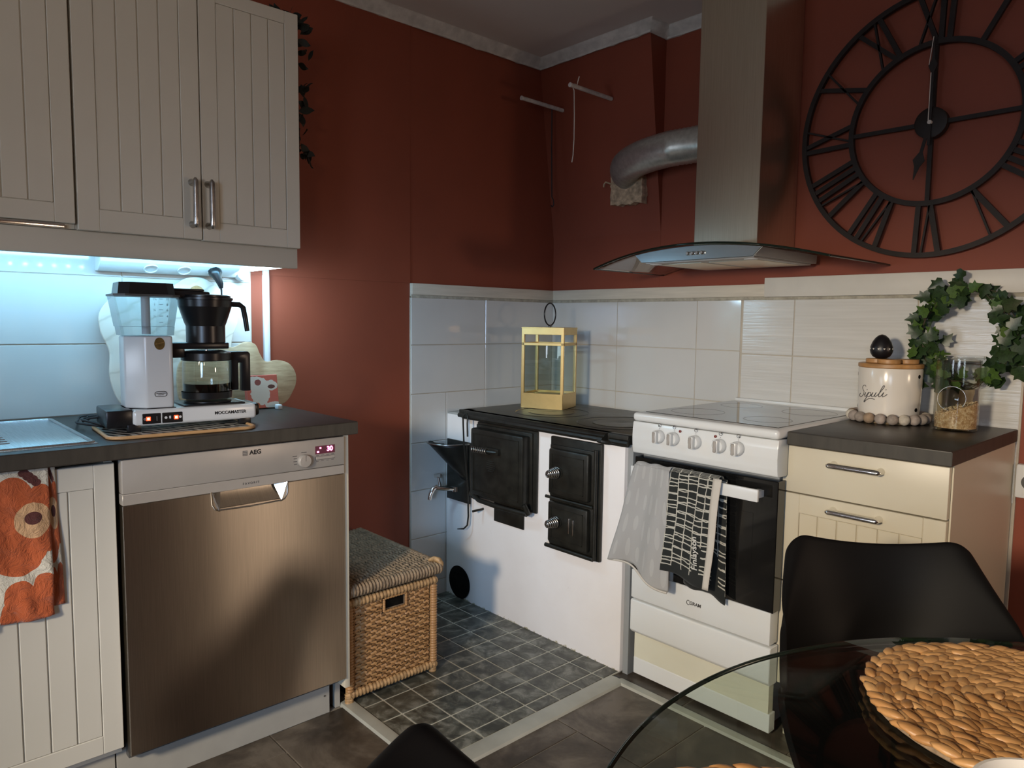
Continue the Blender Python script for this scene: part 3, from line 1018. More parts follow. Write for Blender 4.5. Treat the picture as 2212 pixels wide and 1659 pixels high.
text('AEG', .0165, 'brand_lettering', 'ink', dw, (.6238, -1.7740, .8490), (0, 1, 0), (0, 0, 1), bold=.0005, space=1.05)
text('FAVORIT', .0085, 'model_lettering', 'ink_grey', dw, (.6229, -1.787, .7665), (0, 1, 0), (0, 0, 1), space=1.45)
MB().box(.545, .560, -2.119, -1.528, .0, .119, .001).build('plinth', 'plinth', dw, smooth=0)
MB().cyl((.561, -1.545, .058), .003, .001, 'x', 10).build('screw', 'ink_grey', dw)
fp = MB().box(.03, .612, -1.5035, -1.4865, .088, .868, .001).build('end_panel', 'cream', None, (.3, -1.495, .088))
tag(fp, 'narrow cream end panel between the dishwasher and wicker chest', 'panel')
MB().box(.05, .55, -1.503, -1.487, .0, .088).build('foot_strip', 'plinth', fp, smooth=0)

# ================================================================== ON THE LEFT WORKTOP
# tray
tr = thing('serving_tray', 'black and white patterned tray with birch rim under the coffee maker', 'tray', (.455, -1.925, .907), math.radians(86))
hx, hy = .178, .132
def rrect(hx, hy, r, n=6):
    p = []
    for cx, cy, a0 in ((hx - r, hy - r, 0), (-hx + r, hy - r, 90), (-hx + r, -hy + r, 180), (hx - r, -hy + r, 270)):
        for k in range(n + 1):
            a = math.radians(a0 + 90 * k / n)
            p.append((cx + r * math.cos(a), cy + r * math.sin(a)))
    return p
MB().prism(rrect(hx - .004, hy - .004, .03), 'z', .0005, .0045).build('tray_base', 'trayprint', tr, local=True, smooth=30)
MB().tube([(x, y, .0052) for x, y in rrect(hx, hy, .034)], .0048, 8, closed=True).build('tray_rim', 'trayrim', tr, local=True, smooth=60)

# coffee maker: local x along its length (towards image right), local -y is the front
cm = thing('coffee_maker', 'white drip coffee maker with black filter basket and glass pot on a tray', 'coffee maker', (.428, -1.885, .9125), math.radians(85.5))
def L(mb, name, mat, par=None, smooth=40):
    return mb.build(name, mat, par or cm, local=True, smooth=smooth)
base = L(MB().box(-.148, .166, -.083, .083, .014, .056, .009, 3), 'base', 'enamel')
mb = MB()
for x in (-.145, .135):
    for y in (-.070, .070):
        mb.box(x - .016, x + .016, y - .010, y + .010, .0, .020, .002)
L(mb, 'base_feet', 'black_plastic')
L(MB().box(-.208, -.146, -.076, .076, .012, .058, .005, 2), 'end_cap', 'black_plastic', None)
L(MB().box(.164, .184, -.055, .055, .018, .054, .007, 2), 'end_knob', 'black_plastic')
# switch panels
for x0, x1, kind in ((-.127, -.083, 0), (-.080, -.030, 1)):
    p = L(MB().box(x0, x1, -.0845, -.082, .019, .046, .0015, 1), 'switch_panel', 'black_plastic')
    lx = x0 + (.014 if kind == 0 else .034)
    L(MB().box(lx - .0055, lx + .0055, -.0858, -.084, .027, .038, .001, 1), 'switch_lamp', 'red_led', p)
    L(MB().box(lx - .003, lx + .003, -.0862, -.0856, .0295, .0355, .0005, 1), 'lamp_core', 'red_core', p)
    mb = MB()
    if kind == 0:
        mb.tube([(x0 + .006 + .0022 * math.cos(a), -.0848, .032 + .0022 * math.sin(a)) for a in [k * PI / 5 for k in range(10)]], .0005, 5, closed=True)
        mb.box(x1 - .010, x1 - .0095, -.0852, -.0845, .026, .038)
    else:
        mb.cyl((x0 + .009, -.0852, .033), .0035, .001, 'y', 14).cyl((x0 + .044, -.0852, .033), .0033, .001, 'y', 14).box(x0 + .017, x0 + .021, -.0852, -.0845, .030, .037)
    L(mb, 'switch_symbols', 'white_plastic', p)
text('MOCCAMASTER', .0115, 'brand_lettering', 'ink', cm, (.094, -.0834, .036), (1, 0, 0), (0, 0, 1), local=True, bold=.0003, space=1.0)
# tower with a chamfered front left corner
tw = [(-.155, .040), (-.155, -.026), (-.112, -.068), (-.050, -.068), (-.044, -.062), (-.044, .040)]
L(MB().prism(tw, 'z', .056, .246, .006, 3), 'tower', 'enamel')
L(MB().prism([(x * 1.0, y) for x, y in [(-.157, .042), (-.157, -.027), (-.113, -.070), (-.042, -.070), (-.042, .042)]], 'z', .054, .058), 'tower_gasket', 'black_plastic', smooth=0)
bd = L(MB().lathe([(.0125, 0), (.0125, -.002)], (0, 0, 0), 28, 'y', m=Matrix.Translation((-.078, -.0675, .226)) @ Matrix.Diagonal((1, 1, 1.28, 1))), 'oval_badge', 'gold')
text('Moccamaster', .0040, 'badge_lettering', 'brass', bd, (-.078, -.0697, .227), (1, 0, .25), (-.25, 0, 1), local=True)
mb = MB()
ov = [(.0145 * math.copysign(abs(math.cos(a)) ** .5, math.cos(a)), .0068 * math.copysign(abs(math.sin(a)) ** .7, math.sin(a))) for a in [k * PI / 16 for k in range(32)]]
mb.tube([(-.078 + x, -.0686, .094 + z) for x, z in ov], .0008, 5, closed=True)
em = L(mb, 'emblem_outline', 'ink')
text('TECHNIVORM', .0036, 'emblem_lettering', 'ink', em, (-.078, -.0686, .0958), (1, 0, 0), (0, 0, 1), local=True)
text('HOLLAND', .0030, 'emblem_lettering', 'ink', em, (-.078, -.0686, .0918), (1, 0, 0), (0, 0, 1), local=True)
# reservoir: tapering clear box
def frust(mb, a, b, z0, z1, ch=.024):
    """a,b = (x0,x1,y0,y1) at z0 / z1 with chamfered corners"""
    b_ = bmesh.new()
    R = []
    for (x0, x1, y0, y1), z in ((a, z0), (b, z1)):
        p = [(x0 + ch, y0), (x1 - ch, y0), (x1, y0 + ch), (x1, y1 - ch), (x1 - ch, y1), (x0 + ch, y1), (x0, y1 - ch), (x0, y0 + ch)]
        R.append([b_.verts.new((x, y, z)) for x, y in p])
    for i in range(8):
        b_.faces.new((R[0][i], R[0][(i + 1) % 8], R[1][(i + 1) % 8], R[1][i]))
    b_.faces.new(list(reversed(R[0])))
    b_.faces.new(R[1])
    mb.merge(b_)
    return mb
rs = L(frust(MB(), (-.168, -.037, -.078, .048), (-.180, -.026, -.088, .058), .270, .350), 'reservoir', 'reservoir', smooth=0)
L(frust(MB(), (-.163, -.038, -.074, .046), (-.166, -.036, -.076, .048), .247, .270), 'reservoir_foot', 'reservoir', rs, smooth=0)
mb = MB()
for z in (.272, .268):
    pass
mb = MB()
frust(mb, (-.182, -.024, -.090, .060), (-.182, -.024, -.090, .060), .348, .353)
L(mb, 'reservoir_brim', 'dark_grey', rs, smooth=0)
L(MB().cyl((-.098, -.015, .250), .011, .098, 'z', 16), 'riser_tube', 'white_plastic', rs)
mb = MB()
for k, z in enumerate((.341, .327, .313, .297, .281)):
    mb.box(-.079, -.070, -.0868 + (.350 - z) * .12, -.0855 + (.350 - z) * .12, z, z + .0012)
sclm = L(mb, 'scale_marks', 'ink_grey', rs, smooth=0)
for s_, z in (('10', .341), ('8', .327), ('6', .313), ('4', .297)):
    text(s_, .0085, 'scale_number', 'ink_grey', rs, (-.060, -.0872 + (.350 - z) * .12, z), (1, 0, 0), (0, 0, 1), local=True)
for s_, z in (('1¼', .341), ('1', .327), ('¾', .313), ('½', .297)):
    text(s_, .0080, 'scale_number', 'ink_grey', rs, (-.090, -.0872 + (.350 - z) * .12, z), (1, 0, 0), (0, 0, 1), local=True)
L(frust(MB(), (-.170, -.034, -.080, .050), (-.166, -.038, -.077, .047), .353, .383, .022), 'reservoir_lid', 'black_plastic', smooth=0)
# bridge arm over to the filter basket
L(MB().box(-.040, .062, -.030, .030, .347, .366, .004, 2).box(-.03, .050, -.020, .020, .366, .373, .003), 'outlet_arm', 'black_plastic')
bx, by = .056, 0.0
bk = L(MB().lathe([(.051, .227), (.051, .272), (.0555, .283), (.0690, .325), (.070, .343), (.073, .344), (.073, .350), (.066, .352)], (bx, by, 0), 40), 'filter_basket', 'black_plastic', smooth=12)
L(MB().lathe([(.067, .350), (.067, .356), (.060, .358)], (bx, by, 0), 40), 'basket_lid', 'black_plastic', bk)
mb = MB()
mb.tube([(bx + .066, by - .01, .334), (bx + .090, by - .012, .333), (bx + .100, by - .013, .325), (bx + .106, by - .014, .290), (bx + .110, by - .014, .258)], [.007, .007, .007, .0065, .006], 10, flat=(.8, 1.1))
L(mb, 'basket_handle', 'black_plastic', bk, smooth=60)
L(MB().box(-.046, -.006, -.028, .028, .186, .226, .004).box(-.046, .110, -.030, .030, .209, .2265, .003), 'basket_bracket', 'black_plastic')
# hot plate + pot
L(MB().box(-.022, .140, -.068, .068, .056, .061, .003).cyl((.058, 0, .061), .062, .004, 'z', 36, bev=.001), 'hot_plate', 'black_plastic')
pot = L(MB().lathe([(.052, .066), (.060, .072), (.0635, .090), (.0638, .130), (.0625, .165), (.060, .182), (.0585, .182), (.061, .164), (.062, .130), (.0618, .091), (.058, .075), (.0, .070)], (bx, 0, 0), 40, cap=False), 'glass_pot', 'glass')
L(MB().lathe([(.048, .0705), (.057, .075), (.0605, .090), (.0611, .113), (.0, .1135)], (bx, 0, 0), 36, cap=False), 'coffee', 'coffee', pot)
L(MB().lathe([(.0665, .090), (.0650, .072), (.0640, .088)], (bx, 0, 0), 36, cap=False), 'pot_band', 'black_plastic', pot)
L(MB().lathe([(.062, .176), (.0655, .178), (.0655, .197), (.060, .202), (.040, .205), (.034, .202), (.0, .200)], (bx, 0, 0), 36, cap=False), 'pot_lid', 'black_plastic', pot)
mb = MB()
mb.prism([(bx + .055, .200), (bx + .112, .200), (bx + .118, .193), (bx + .118, .086), (bx + .094, .086), (bx + .094, .168), (bx + .084, .168), (bx + .084, .090), (bx + .064, .090), (bx + .064, .180)], 'y', -.013, .013, .003, 2)
L(mb, 'pot_handle', 'black_plastic', pot)
L(MB().tube([(bx, 0, .198), (bx + .001, 0, .212)], [.004, .003], 8), 'drip_spout', 'chrome', bk)
# mains lead: coil on the worktop at the left, then up behind to the plug
mb = MB()
for k, (a, b, cx, cy, z) in enumerate(((.034, .115, -.212, .150, .003), (.026, .095, -.206, .120, .010))):
    mb.tube([(cx + a * math.cos(q) + .006 * math.sin(3 * q + k), cy + b * math.sin(q), z + .004 + .004 * math.sin(q * 2 + k)) for q in [2 * PI * i / 36 for i in range(36)]], .0034, 8, closed=True)
mb.tube([(-.195, .05, .03), (-.225, .06, .026), (-.236, .10, .014)], .0034, 8)
L(mb, 'cord_coil', 'cord', smooth=60)
wl = Matrix.Translation(cm.location) @ Matrix.Rotation(cm.rotation_euler.z, 4, 'Z')
inv = wl.inverted()
path = [(.12, -2.05, .915), (.10, -1.95, .918), (.085, -1.74, .92), (.080, -1.652, .96), (.082, -1.648, 1.10), (.085, -1.650, 1.22), (.086, -1.652, 1.298), (.085, -1.656, 1.325)]
sm = []
for i in range(len(path) - 1):
    for k in range(6):
        sm.append(inv @ Vector(path[i]).lerp(Vector(path[i + 1]), k / 6))
L(MB().tube(sm, .0032, 8), 'mains_cord', 'cord', smooth=60)
mb = MB()
mb.tube([inv @ Vector(p) for p in ((.064, -1.666, 1.362), (.072, -1.664, 1.352), (.076, -1.663, 1.346), (.081, -1.660, 1.334), (.086, -1.655, 1.318), (.087, -1.653, 1.304))], [.021, .021, .017, .012, .010, .006], 14)
L(mb, 'mains_plug', 'black_plastic', smooth=40)

# amoeba cutting boards, leaning on the tiles
def smooth_loop(pts, n=8):
    out = []
    N = len(pts)
    for i in range(N):
        p0, p1, p2, p3 = [Vector((*pts[(i + k) % N], 0)) for k in (-1, 0, 1, 2)]
        for k in range(n):
            t_ = k / n
            v = .5 * ((2 * p1) + (-p0 + p2) * t_ + (2 * p0 - 5 * p1 + 4 * p2 - p3) * t_ ** 2 + (-p0 + 3 * p1 - 3 * p2 + p3) * t_ ** 3)
            out.append((v.x, v.y))
    return out


def lean(mb_pts, th, x_foot, x_top, z0, z1, bev):
    mb = MB().prism(mb_pts, 'x', 0, th, bev, 2)
    ang = math.atan2(x_foot - x_top, z1 - z0)
    m = Matrix.Translation((x_foot, 0, z0)) @ Matrix.Rotation(-ang, 4, 'Y') @ Matrix.Translation((0, 0, -z0))
    bmesh.ops.transform(mb.bm, matrix=m, verts=mb.bm.verts)
    return mb


big = smooth_loop([(-1.985, 1.02), (-1.962, .945), (-1.915, .908), (-1.80, .9075), (-1.67, .910), (-1.62, .945), (-1.603, 1.02), (-1.612, 1.085), (-1.604, 1.145), (-1.583, 1.200), (-1.600, 1.262),
                   (-1.640, 1.305), (-1.690, 1.338), (-1.745, 1.336), (-1.80, 1.305), (-1.865, 1.300), (-1.945, 1.285), (-2.0, 1.225), (-2.003, 1.165), (-1.982, 1.10)])
b1 = lean(big, .012, .062, .020, .9075, 1.338, .003).build('cutting_board', 'marble', None, (.06, -1.8, .9075))
tag(b1, 'large pale marbled wavy board leaning on tiles behind the coffee maker', 'cutting board')
m_ = MB().cyl((.037, -1.715, 1.288), .024, .0016, 'x', 24)
bmesh.ops.transform(m_.bm, matrix=Matrix.Translation((.0024, 0, 0)), verts=m_.bm.verts)
m_.build('finger_hole', 'trayrim', b1)
small = smooth_loop([(-1.80, .94), (-1.74, .908), (-1.60, .9075), (-1.47, .9075), (-1.420, .955), (-1.405, 1.005), (-1.425, 1.048), (-1.470, 1.064), (-1.512, 1.060), (-1.530, 1.085), (-1.545, 1.120), (-1.580, 1.128), (-1.62, 1.112), (-1.68, 1.115), (-1.75, 1.10), (-1.80, 1.05)])
b2 = lean(small, .014, .112, .080, .9075, 1.13, .003).build('cutting_board', 'oak', None, (.11, -1.6, .9075))
tag(b2, 'small cloud-shaped oak board leaning right of the big pale board', 'cutting board')
# printed napkin pack in front of the small board
mb = MB().box(.0, .020, -1.612, -1.505, .9075, 1.018, .0015, 1)
m = Matrix.Translation((.168, 0, .9075)) @ Matrix.Rotation(math.radians(-8), 4, 'Y') @ Matrix.Translation((0, 0, -.9075))
bmesh.ops.transform(mb.bm, matrix=m, verts=mb.bm.verts)
lay = mb.bm.loops.layers.uv.verify()
for f in mb.bm.faces:
    for l in f.loops:
        l[lay].uv = ((l.vert.co.y + 1.612) / .107, (l.vert.co.z - .9075) / .110)
nk = mb.build('napkin_pack', 'napkin', None, (.17, -1.56, .9075), smooth=0)
tag(nk, 'small red and white printed napkin pack propped behind the glass pot', 'napkins')
wj = MB().prism(rrect(.014, .008, .004), 'z', .9075, .922, .002)
bmesh.ops.transform(wj.bm, matrix=Matrix.Translation((.215, -1.520, 0)), verts=wj.bm.verts)
wj = wj.build('door_wedge_block', 'white_plastic', None, (.215, -1.52, .9075))
wj.name = 'small_block'
tag(wj, 'tiny white block lying at the foot of the printed napkin pack', 'block')


# tea towels
def cloth(name, mat, parent, fn, nu, nv, th=.0016, loc=None):
    mb = MB().grid(fn, nu, nv)
    bmesh.ops.recalc_face_normals(mb.bm, faces=mb.bm.faces)
    o = mb.build(name, mat, parent, loc, smooth=180)
    md = o.modifiers.new('thickness', 'SOLIDIFY')
    md.thickness = th
    md.offset = 0
    return o


def tow_l(u, v):     # u: 0 left..1 right, v: 0 bottom..1 top
    y = -2.50 + u * .252
    z = .868 - (1 - v) * (.352 - .012 * u + .004 * math.sin(u * 9))
    x = .6095 + .006 * math.sin(u * 7 + v * 3) * (1 - v) ** .5 + .005 * math.sin(u * 17 + v * 9) * (1 - v) + .004 * math.sin((u * 5 - v * 13)) * (1 - v) + .008 * (1 - v)
    x += .004 * math.sin(u * 31 + v * 21) * math.sin(v * 17 - u * 8) * (1 - v) ** .3
    return Vector((x + .002, y, z))
tl = cloth('tea_towel', 'floral', None, lambda u, v: tow_l(.0 + u, v), 40, 60, loc=(.61, -2.37, .52))
tag(tl, 'orange flower-print tea towel hanging over the sink cabinet door at left', 'towel')
cloth('rear_fold', 'floral', tl, lambda u, v: Vector((.6045 + .004 * (1 - v) + .002 * math.sin(v * 9 + u * 5), -2.30 + u * (.066 + .010 * (1 - v)), .868 - (1 - v) * .325)), 10, 40)

# ================================================================== WICKER CHEST
wk = thing('wicker_chest', 'square wicker chest with rope-topped lid and cut-out handle on grey tiles', 'chest', (.32, -1.30, 0))
BX0, BX1, BY0, BY1 = .055, .575, -1.474, -1.128
mb = MB()
for sx in (BX0 + .012, BX1 - .012):
    for sy in (BY0 + .012, BY1 - .012):
        mb.tube([(sx, sy, .005), (sx, sy, .335)], .0115, 10)
MBf = mb.build('corner_posts', 'rattan_wrap', wk, smooth=60)
for i, (sx, sy) in enumerate(((BX1 - .012, BY0 + .012), (BX1 - .012, BY1 - .012), (BX0 + .012, BY0 + .012), (BX0 + .012, BY1 - .012))):
    mb = MB()
    for k in range(4):
        mb.lathe([(.0125, 0), (.0145, .004), (.0125, .008)], (sx, sy, .006 + k * .008), 12, cap=False)
    mb.build('foot', 'rattan_wrap', wk, smooth=60)
# inner lining board so that the weave is not see-through
MB().box(BX0 + .02, BX1 - .018, BY0 + .02, BY1 - .02, .045, .330).build('lining', 'rope', wk, smooth=0)


def weave(face, a0, a1, plane, out, z0, z1, hole=None):
    """stakes and weavers of one side"""
    mb = MB()
    n = int((a1 - a0) / .0185)
    st = [(a0 + (i + .5) * (a1 - a0) / n) for i in range(n)]
    def P(a, d, z):
        return (plane + out * d, a, z) if face == 'x' else (a, plane + out * d, z)
    def clear(a, z):
        return hole is not None and hole[0] - .004 < a < hole[1] + .004 and hole[2] - .004 < z < hole[3] + .004
    for a in st:
        if hole and hole[0] < a < hole[1]:
            mb.tube([P(a, -.002, z0), P(a, -.002, hole[2])], .0026, 5)
            mb.tube([P(a, -.002, hole[3]), P(a, -.002, z1)], .0026, 5)
        else:
            mb.tube([P(a, -.002, z0), P(a, -.002, z1)], .0026, 5)
    rws = int((z1 - z0) / .0088)
    for r in range(rws):
        z = z0 + (r + .5) * (z1 - z0) / rws
        seg = []
        runs = []
        for i, a in enumerate(st + [a1]):
            if i < len(st):
                pts = [(a - .0046, .0012), (a, .0052 if (i + r) % 2 else -.0050), (a + .0046, .0012)]
            else:
                pts = []
            for q, d in pts:
                if clear(q, z):
                    if len(seg) > 1:
                        runs.append(seg)
                    seg = []
                else:
                    seg.append(P(q, d, z + .0012 * math.sin(q * 310 + r)))
        if len(seg) > 1:
            runs.append(seg)
        for s_ in runs:
            mb.tube(s_, .0040, 5, flat=(.62, 1.1))
    return mb


w1 = weave('x', BY0 + .024, BY1 - .024, BX1 - .012, 1, .040, .318, (-1.335, -1.254, .272, .312)).build('front_weave', 'rattan', wk, smooth=70)
w1['kind'] = 'stuff'
w2 = weave('y', BX0 + .024, BX1 - .024, BY1 - .012, 1, .040, .318).build('side_weave', 'rattan', wk, smooth=70)
w2['kind'] = 'stuff'
MB().box(BX1 - .0178, BX1 - .0165, -1.332, -1.257, .275, .309).build('handle_hole', 'soot', wk, smooth=0)  # dark sheet standing in for the shade inside the hand hole


def wrap(name, p0, p1, r, n, mat='rattan_wrap'):
    p0, p1 = Vector(p0), Vector(p1)
    pts, rad = [], []
    for i in range(n * 4 + 1):
        pts.append(p0.lerp(p1, i / (n * 4)))
        rad.append(r * (1.0 + (.10 if i % 4 in (1, 2) else -.12) + random.uniform(-.03, .03)))
    return MB().tube(pts, rad, 10).build(name, mat, wk, smooth=70)


wrap('bottom_rail', (BX1 - .010, BY0 + .004, .032), (BX1 - .010, BY1 - .004, .032), .013, 26)
wrap('top_rail', (BX1 - .010, BY0 + .004, .328), (BX1 - .010, BY1 - .004, .328), .0135, 26)
wrap('side_rail', (BX0, BY1 - .010, .328), (BX1, BY1 - .010, .328), .0135, 36)
wrap('side_rail', (BX0, BY1 - .010, .032), (BX1, BY1 - .010, .032), .013, 36)
for a in (BY0 + .012, BY1 - .012):
    wrap('corner_wrap', (BX1 - .008, a, .045), (BX1 - .008, a, .315), .0125, 30, 'rattan')
for a, b, c, d in ((-1.336, .270, -1.253, .270), (-1.336, .314, -1.253, .314), (-1.337, .270, -1.337, .314), (-1.252, .270, -1.252, .314)):
    wrap('hole_wrap', (BX1 - .006, a, b), (BX1 - .006, c, d), .0045, 8, 'rattan')
# lid: seagrass ropes along x, coiled edge
lid = MB().box(BX0 - .006, BX1 + .010, BY0 - .002, BY1 + .010, .350, .382, .006, 2).build('lid', 'rope', wk)
mb = MB()
nr = 24
for i in range(nr):
    y = BY0 + .006 + (i + .5) * (BY1 - BY0 - .004) / nr
    pts, rad = [], []
    for k in range(80):
        x = BX0 + k * (BX1 - BX0) / 79
        pts.append((x, y + .0018 * math.sin(k * 1.7 + i), .3845 + .0016 * math.sin(k * 1.3 + i * 2)))
        rad.append(.0062 + .0016 * math.sin(k * 2.1 + i * .9) + random.uniform(-.0006, .0006))
    mb.tube(pts, rad, 6)
rp = mb.build('rope_rows', 'rope', lid, smooth=70)
rp['kind'] = 'stuff'
wrap('lid_edge', (BX1 + .004, BY0, .372), (BX1 + .004, BY1 + .008, .372), .0185, 30, 'rope')
wrap('lid_edge', (BX0, BY1 + .004, .376), (BX1 + .008, BY1 + .004, .376), .0165, 44, 'rope')
mb = MB()
mb.tube([(BX1 - .03, BY1 - .015, .392), (BX1 - .012, BY1 - .005, .400), (BX1 + .004, BY1 + .002, .398), (BX1 + .010, BY1 + .008, .385), (BX1 + .010, BY1 + .006, .365)], [.006, .009, .010, .009, .007], 8)
mb.build('rope_knot', 'rattan_wrap', lid, smooth=60)

# ================================================================== WOOD STOVE
ws = thing('wood_stove', 'whitewashed masonry wood stove with black iron plate and fire doors in the corner', 'stove', (.5, -.33, 0))
mb = MB().box(.012, .995, -.660, -.012, .004, .806, .004, 2)
mb.build('masonry_body', 'plaster', ws)
mb = MB().box(.012, .994, -.105, -.012, .806, .816, .001).box(.012, .105, -.655, -.105, .806, .814, .002)
mb.build('stone_ledge', 'stone', ws)
# iron plate: moulded front lip
lip = [(-.640, .833), (-.676, .833), (-.684, .829), (-.688, .822), (-.698, .818), (-.702, .811), (-.699, .803), (-.688, .800), (-.683, .806), (-.672, .807), (-.640, .807)]
mb = MB().box(.105, 1.012, -.645, -.105, .8065, .833, .002)
pl_ = mb.build('iron_plate', 'irontop', ws)
mb = MB().prism(lip, 'x', .165, .925).box(.105, 1.012, -.668, -.640, .8065, .833, .003)
mb.prism([(p + .018, q) for p, q in lip], 'x', .115, .165).prism([(p + .022, q - .004) for p, q in lip], 'x', .935, 1.015)
mb.tube([(.905, -.694, .806), (.925, -.698, .805), (.935, -.690, .803), (.945, -.672, .801), (.985, -.668, .800), (1.012, -.668, .801)], .008, 8)
mb.build('plate_lip', 'iron', pl_, smooth=35)
for i, (cx, cy, R) in enumerate(((.42, -.425, .150), (.805, -.445, .165))):
    g = MB()
    g.lathe([(R, .8325), (R + .003, .8345), (R + .006, .8325)], (cx, cy, 0), 56, cap=False)
    g.lathe([(R - .055, .8325), (R - .053, .8342), (R - .050, .8325)], (cx, cy, 0), 48, cap=False)
    g.build('cooking_ring', 'iron', pl_)
    MB().lathe([(R - .058, .833), (R - .058, .8345), (.022, .8350), (.018, .834), (.0, .834)], (cx, cy, 0), 40, cap=False).build('ring_cover', 'irontop', pl_)


def raised_door(name, parent, x0, x1, z0, z1, y, depth, steps=2):
    """cast door: flange, bevelled body and a raised inner border"""
    mb = MB().box(x0, x1, y - .010, y, z0, z1, .003, 2)
    mb.box(x0 + .010, x1 - .010, y - depth, y - .006, z0 + .010, z1 - .010, .009, 2)
    b = .030
    for k in range(steps):
        e = b + k * .014
        w = .0025
        q = y - depth
        mb.box(x0 + e, x1 - e, q - .0018, q, z1 - e - w, z1 - e).box(x0 + e, x1 - e, q - .0018, q, z0 + e, z0 + e + w)
        mb.box(x0 + e, x0 + e + w, q - .0018, q, z0 + e, z1 - e).box(x1 - e - w, x1 - e, q - .0018, q, z0 + e, z1 - e)
        if steps > 1 and k == 0:
            continue
    return mb.build(name, 'iron', parent, smooth=35)


# oven door at the left: frame, wedge-shaped cast door, coil handle, draught slits
MB().box(.232, .585, -.672, -.660, .478, .795, .004).build('oven_frame', 'iron', ws)
od = raised_door('oven_door', ws, .236, .566, .492, .786, -.670, .050, 1)
mb = MB()
mb.tube([(.232, -.690, .490), (.300, -.716, .484), (.420, -.722, .482), (.575, -.712, .482)], .010, 8)
mb.tube([(.236, -.700, .500), (.222, -.690, .490), (.236, -.680, .480)], .013, 8)
mb.tube([(.572, -.700, .482), (.577, -.715, .50), (.570, -.722, .52)], .010, 8)
mb.build('door_sill', 'iron', od, smooth=60)


def coil(name, parent, p0, p1, R, turns, mat='chrome_dark', r=.0028, end=None):
    p0, p1 = Vector(p0), Vector(p1)
    d = (p1 - p0).normalized()
    a = d.orthogonal().normalized()
    c = d.cross(a)
    n = turns * 12
    pts = []
    for i in range(n + 1):
        q = 2 * PI * turns * i / n
        rr = R(i / n) if callable(R) else R
        pts.append(p0.lerp(p1, i / n) + a * rr * math.cos(q) + c * rr * math.sin(q))
    return MB().tube(pts, r, 6).build(name, mat, parent, smooth=80)


MB().box(.352, .432, -.735, -.719, .688, .712, .003).build('handle_base', 'iron', od)
coil('handle_coil', od, (.300, -.752, .698), (.382, -.742, .698), .0105, 8)
MB().tube([(.296, -.752, .698), (.40, -.740, .698), (.42, -.730, .698)], .006, 8).build('handle_rod', 'iron', od)
mb = MB()
for k in range(6):
    w = .030 - abs(k - 2.5) * .005
    mb.tube([(.375 - w, -.7205, .655 - k * .008), (.375 + w, -.7205, .655 - k * .008)], .0022, 6)
mb.build('draught_slits', 'iron', od)
MB().box(.335, .510, -.666, -.659, .398, .480, .002).build('ash_plate', 'iron', ws)
# fire doors on a common frame
MB().box(.660, .905, -.676, -.660, .372, .790, .004).build('fire_frame', 'iron', ws)
fd1 = raised_door('fire_door', ws, .668, .882, .572, .762, -.676, .030, 1)
fd2 = raised_door('fire_door', ws, .668, .882, .392, .566, -.676, .030, 1)
mb = MB().tube([(.664, -.700, .569), (.890, -.700, .569)], .006, 8).tube([(.664, -.698, .386), (.895, -.698, .386)], .008, 8).tube([(.893, -.690, .38), (.893, -.690, .77)], .007, 8)
mb.build('frame_moulding', 'iron', ws, smooth=60)
for d_, z in ((fd1, .668), (fd2, .486)):
    xk = .728
    MB().cyl((xk + .004, -.709, z), .020, .005, 'y', 20).build('knob_rose', 'iron', d_)
    coil('knob_coil', d_, (xk, -.760, z), (xk, -.712, z), lambda q: .010 + .010 * q, 6, 'chrome_dark', .0030)
    MB().lathe([(.004, 0), (.009, .006), (.0075, .02), (.0075, .05)], (xk, -.764, z), 16, 'y').build('knob_core', 'chrome_dark', d_)
MB().box(.786, .793, -.712, -.7055, .455, .512, .002).box(.806, .813, -.712, -.7055, .452, .509, .002).build('air_slots', 'chrome_dark', fd2)
# soot hatch hole near the floor
MB().lathe([(.0, -.6602), (.070, -.6602), (.072, -.6625), (.066, -.6632), (.0, -.6628)], (.108, 0, .076), 40, 'y', cap=False).build('soot_hatch', 'soot', ws)
MB().tube([(.262, -.655, .432), (.262, -.668, .431), (.255, -.712, .428)], .005, 8).build('peg', 'iron', ws)
# water tap
tp = MB().tube([(.105, -.655, .490), (.100, -.690, .492), (.085, -.735, .497), (.070, -.760, .500)], [.009, .010, .011, .010], 12)
tp.cyl((.101, -.680, .480), .0165, .020, 'z', 16)
tp.tube([(.070, -.755, .505), (.066, -.772, .498), (.064, -.785, .475), (.063, -.790, .452)], [.010, .010, .0095, .0085], 12)
tap = tp.build('water_tap', 'chrome', ws, smooth=60)
mb = MB().tube([(.078, -.745, .500), (.072, -.748, .535), (.068, -.750, .548)], [.007, .005, .006], 10)
mb.tube([(.040, -.745, .545), (.068, -.750, .551), (.098, -.756, .556)], [.008, .005, .008], 10, flat=(.6, 1.2))
mb.build('tap_handle', 'chrome', tap, smooth=60)
# grey gap filler towards the electric stove
MB().box(.996, 1.018, -.645, -.02, .0, .80).build('gap_board', 'grey_metal', ws, smooth=0)

# ash scuttle hanging on the front
sv = thing('ash_scuttle', 'black sheet metal funnel-shaped scuttle hanging at left end of wood stove', 'scuttle', (.11, -.69, .44))
mb = MB().box(.034, .190, -.676, -.668, .438, .700, .002)
mb.build('back_plate', 'iron', sv)
def fun(u, v):
    a = PI * (1.0 - u)
    top = Vector((.100 + .098 * math.cos(a) - .012, -.676 - .125 * math.sin(a), .694))
    bot = Vector((.158 + .022 * math.cos(a), -.676 - .008 * math.sin(a), .540))
    k = v ** .8
    return bot.lerp(top, k)
mb = MB().grid(fun, 20, 10)
o = mb.build('funnel', 'iron', sv, smooth=60)
md = o.modifiers.new('thickness', 'SOLIDIFY'); md.thickness = .002
MB().tube([fun(k / 24, 1.0) for k in range(25)], .003, 6).build('rolled_rim', 'chrome_dark', sv, smooth=60)
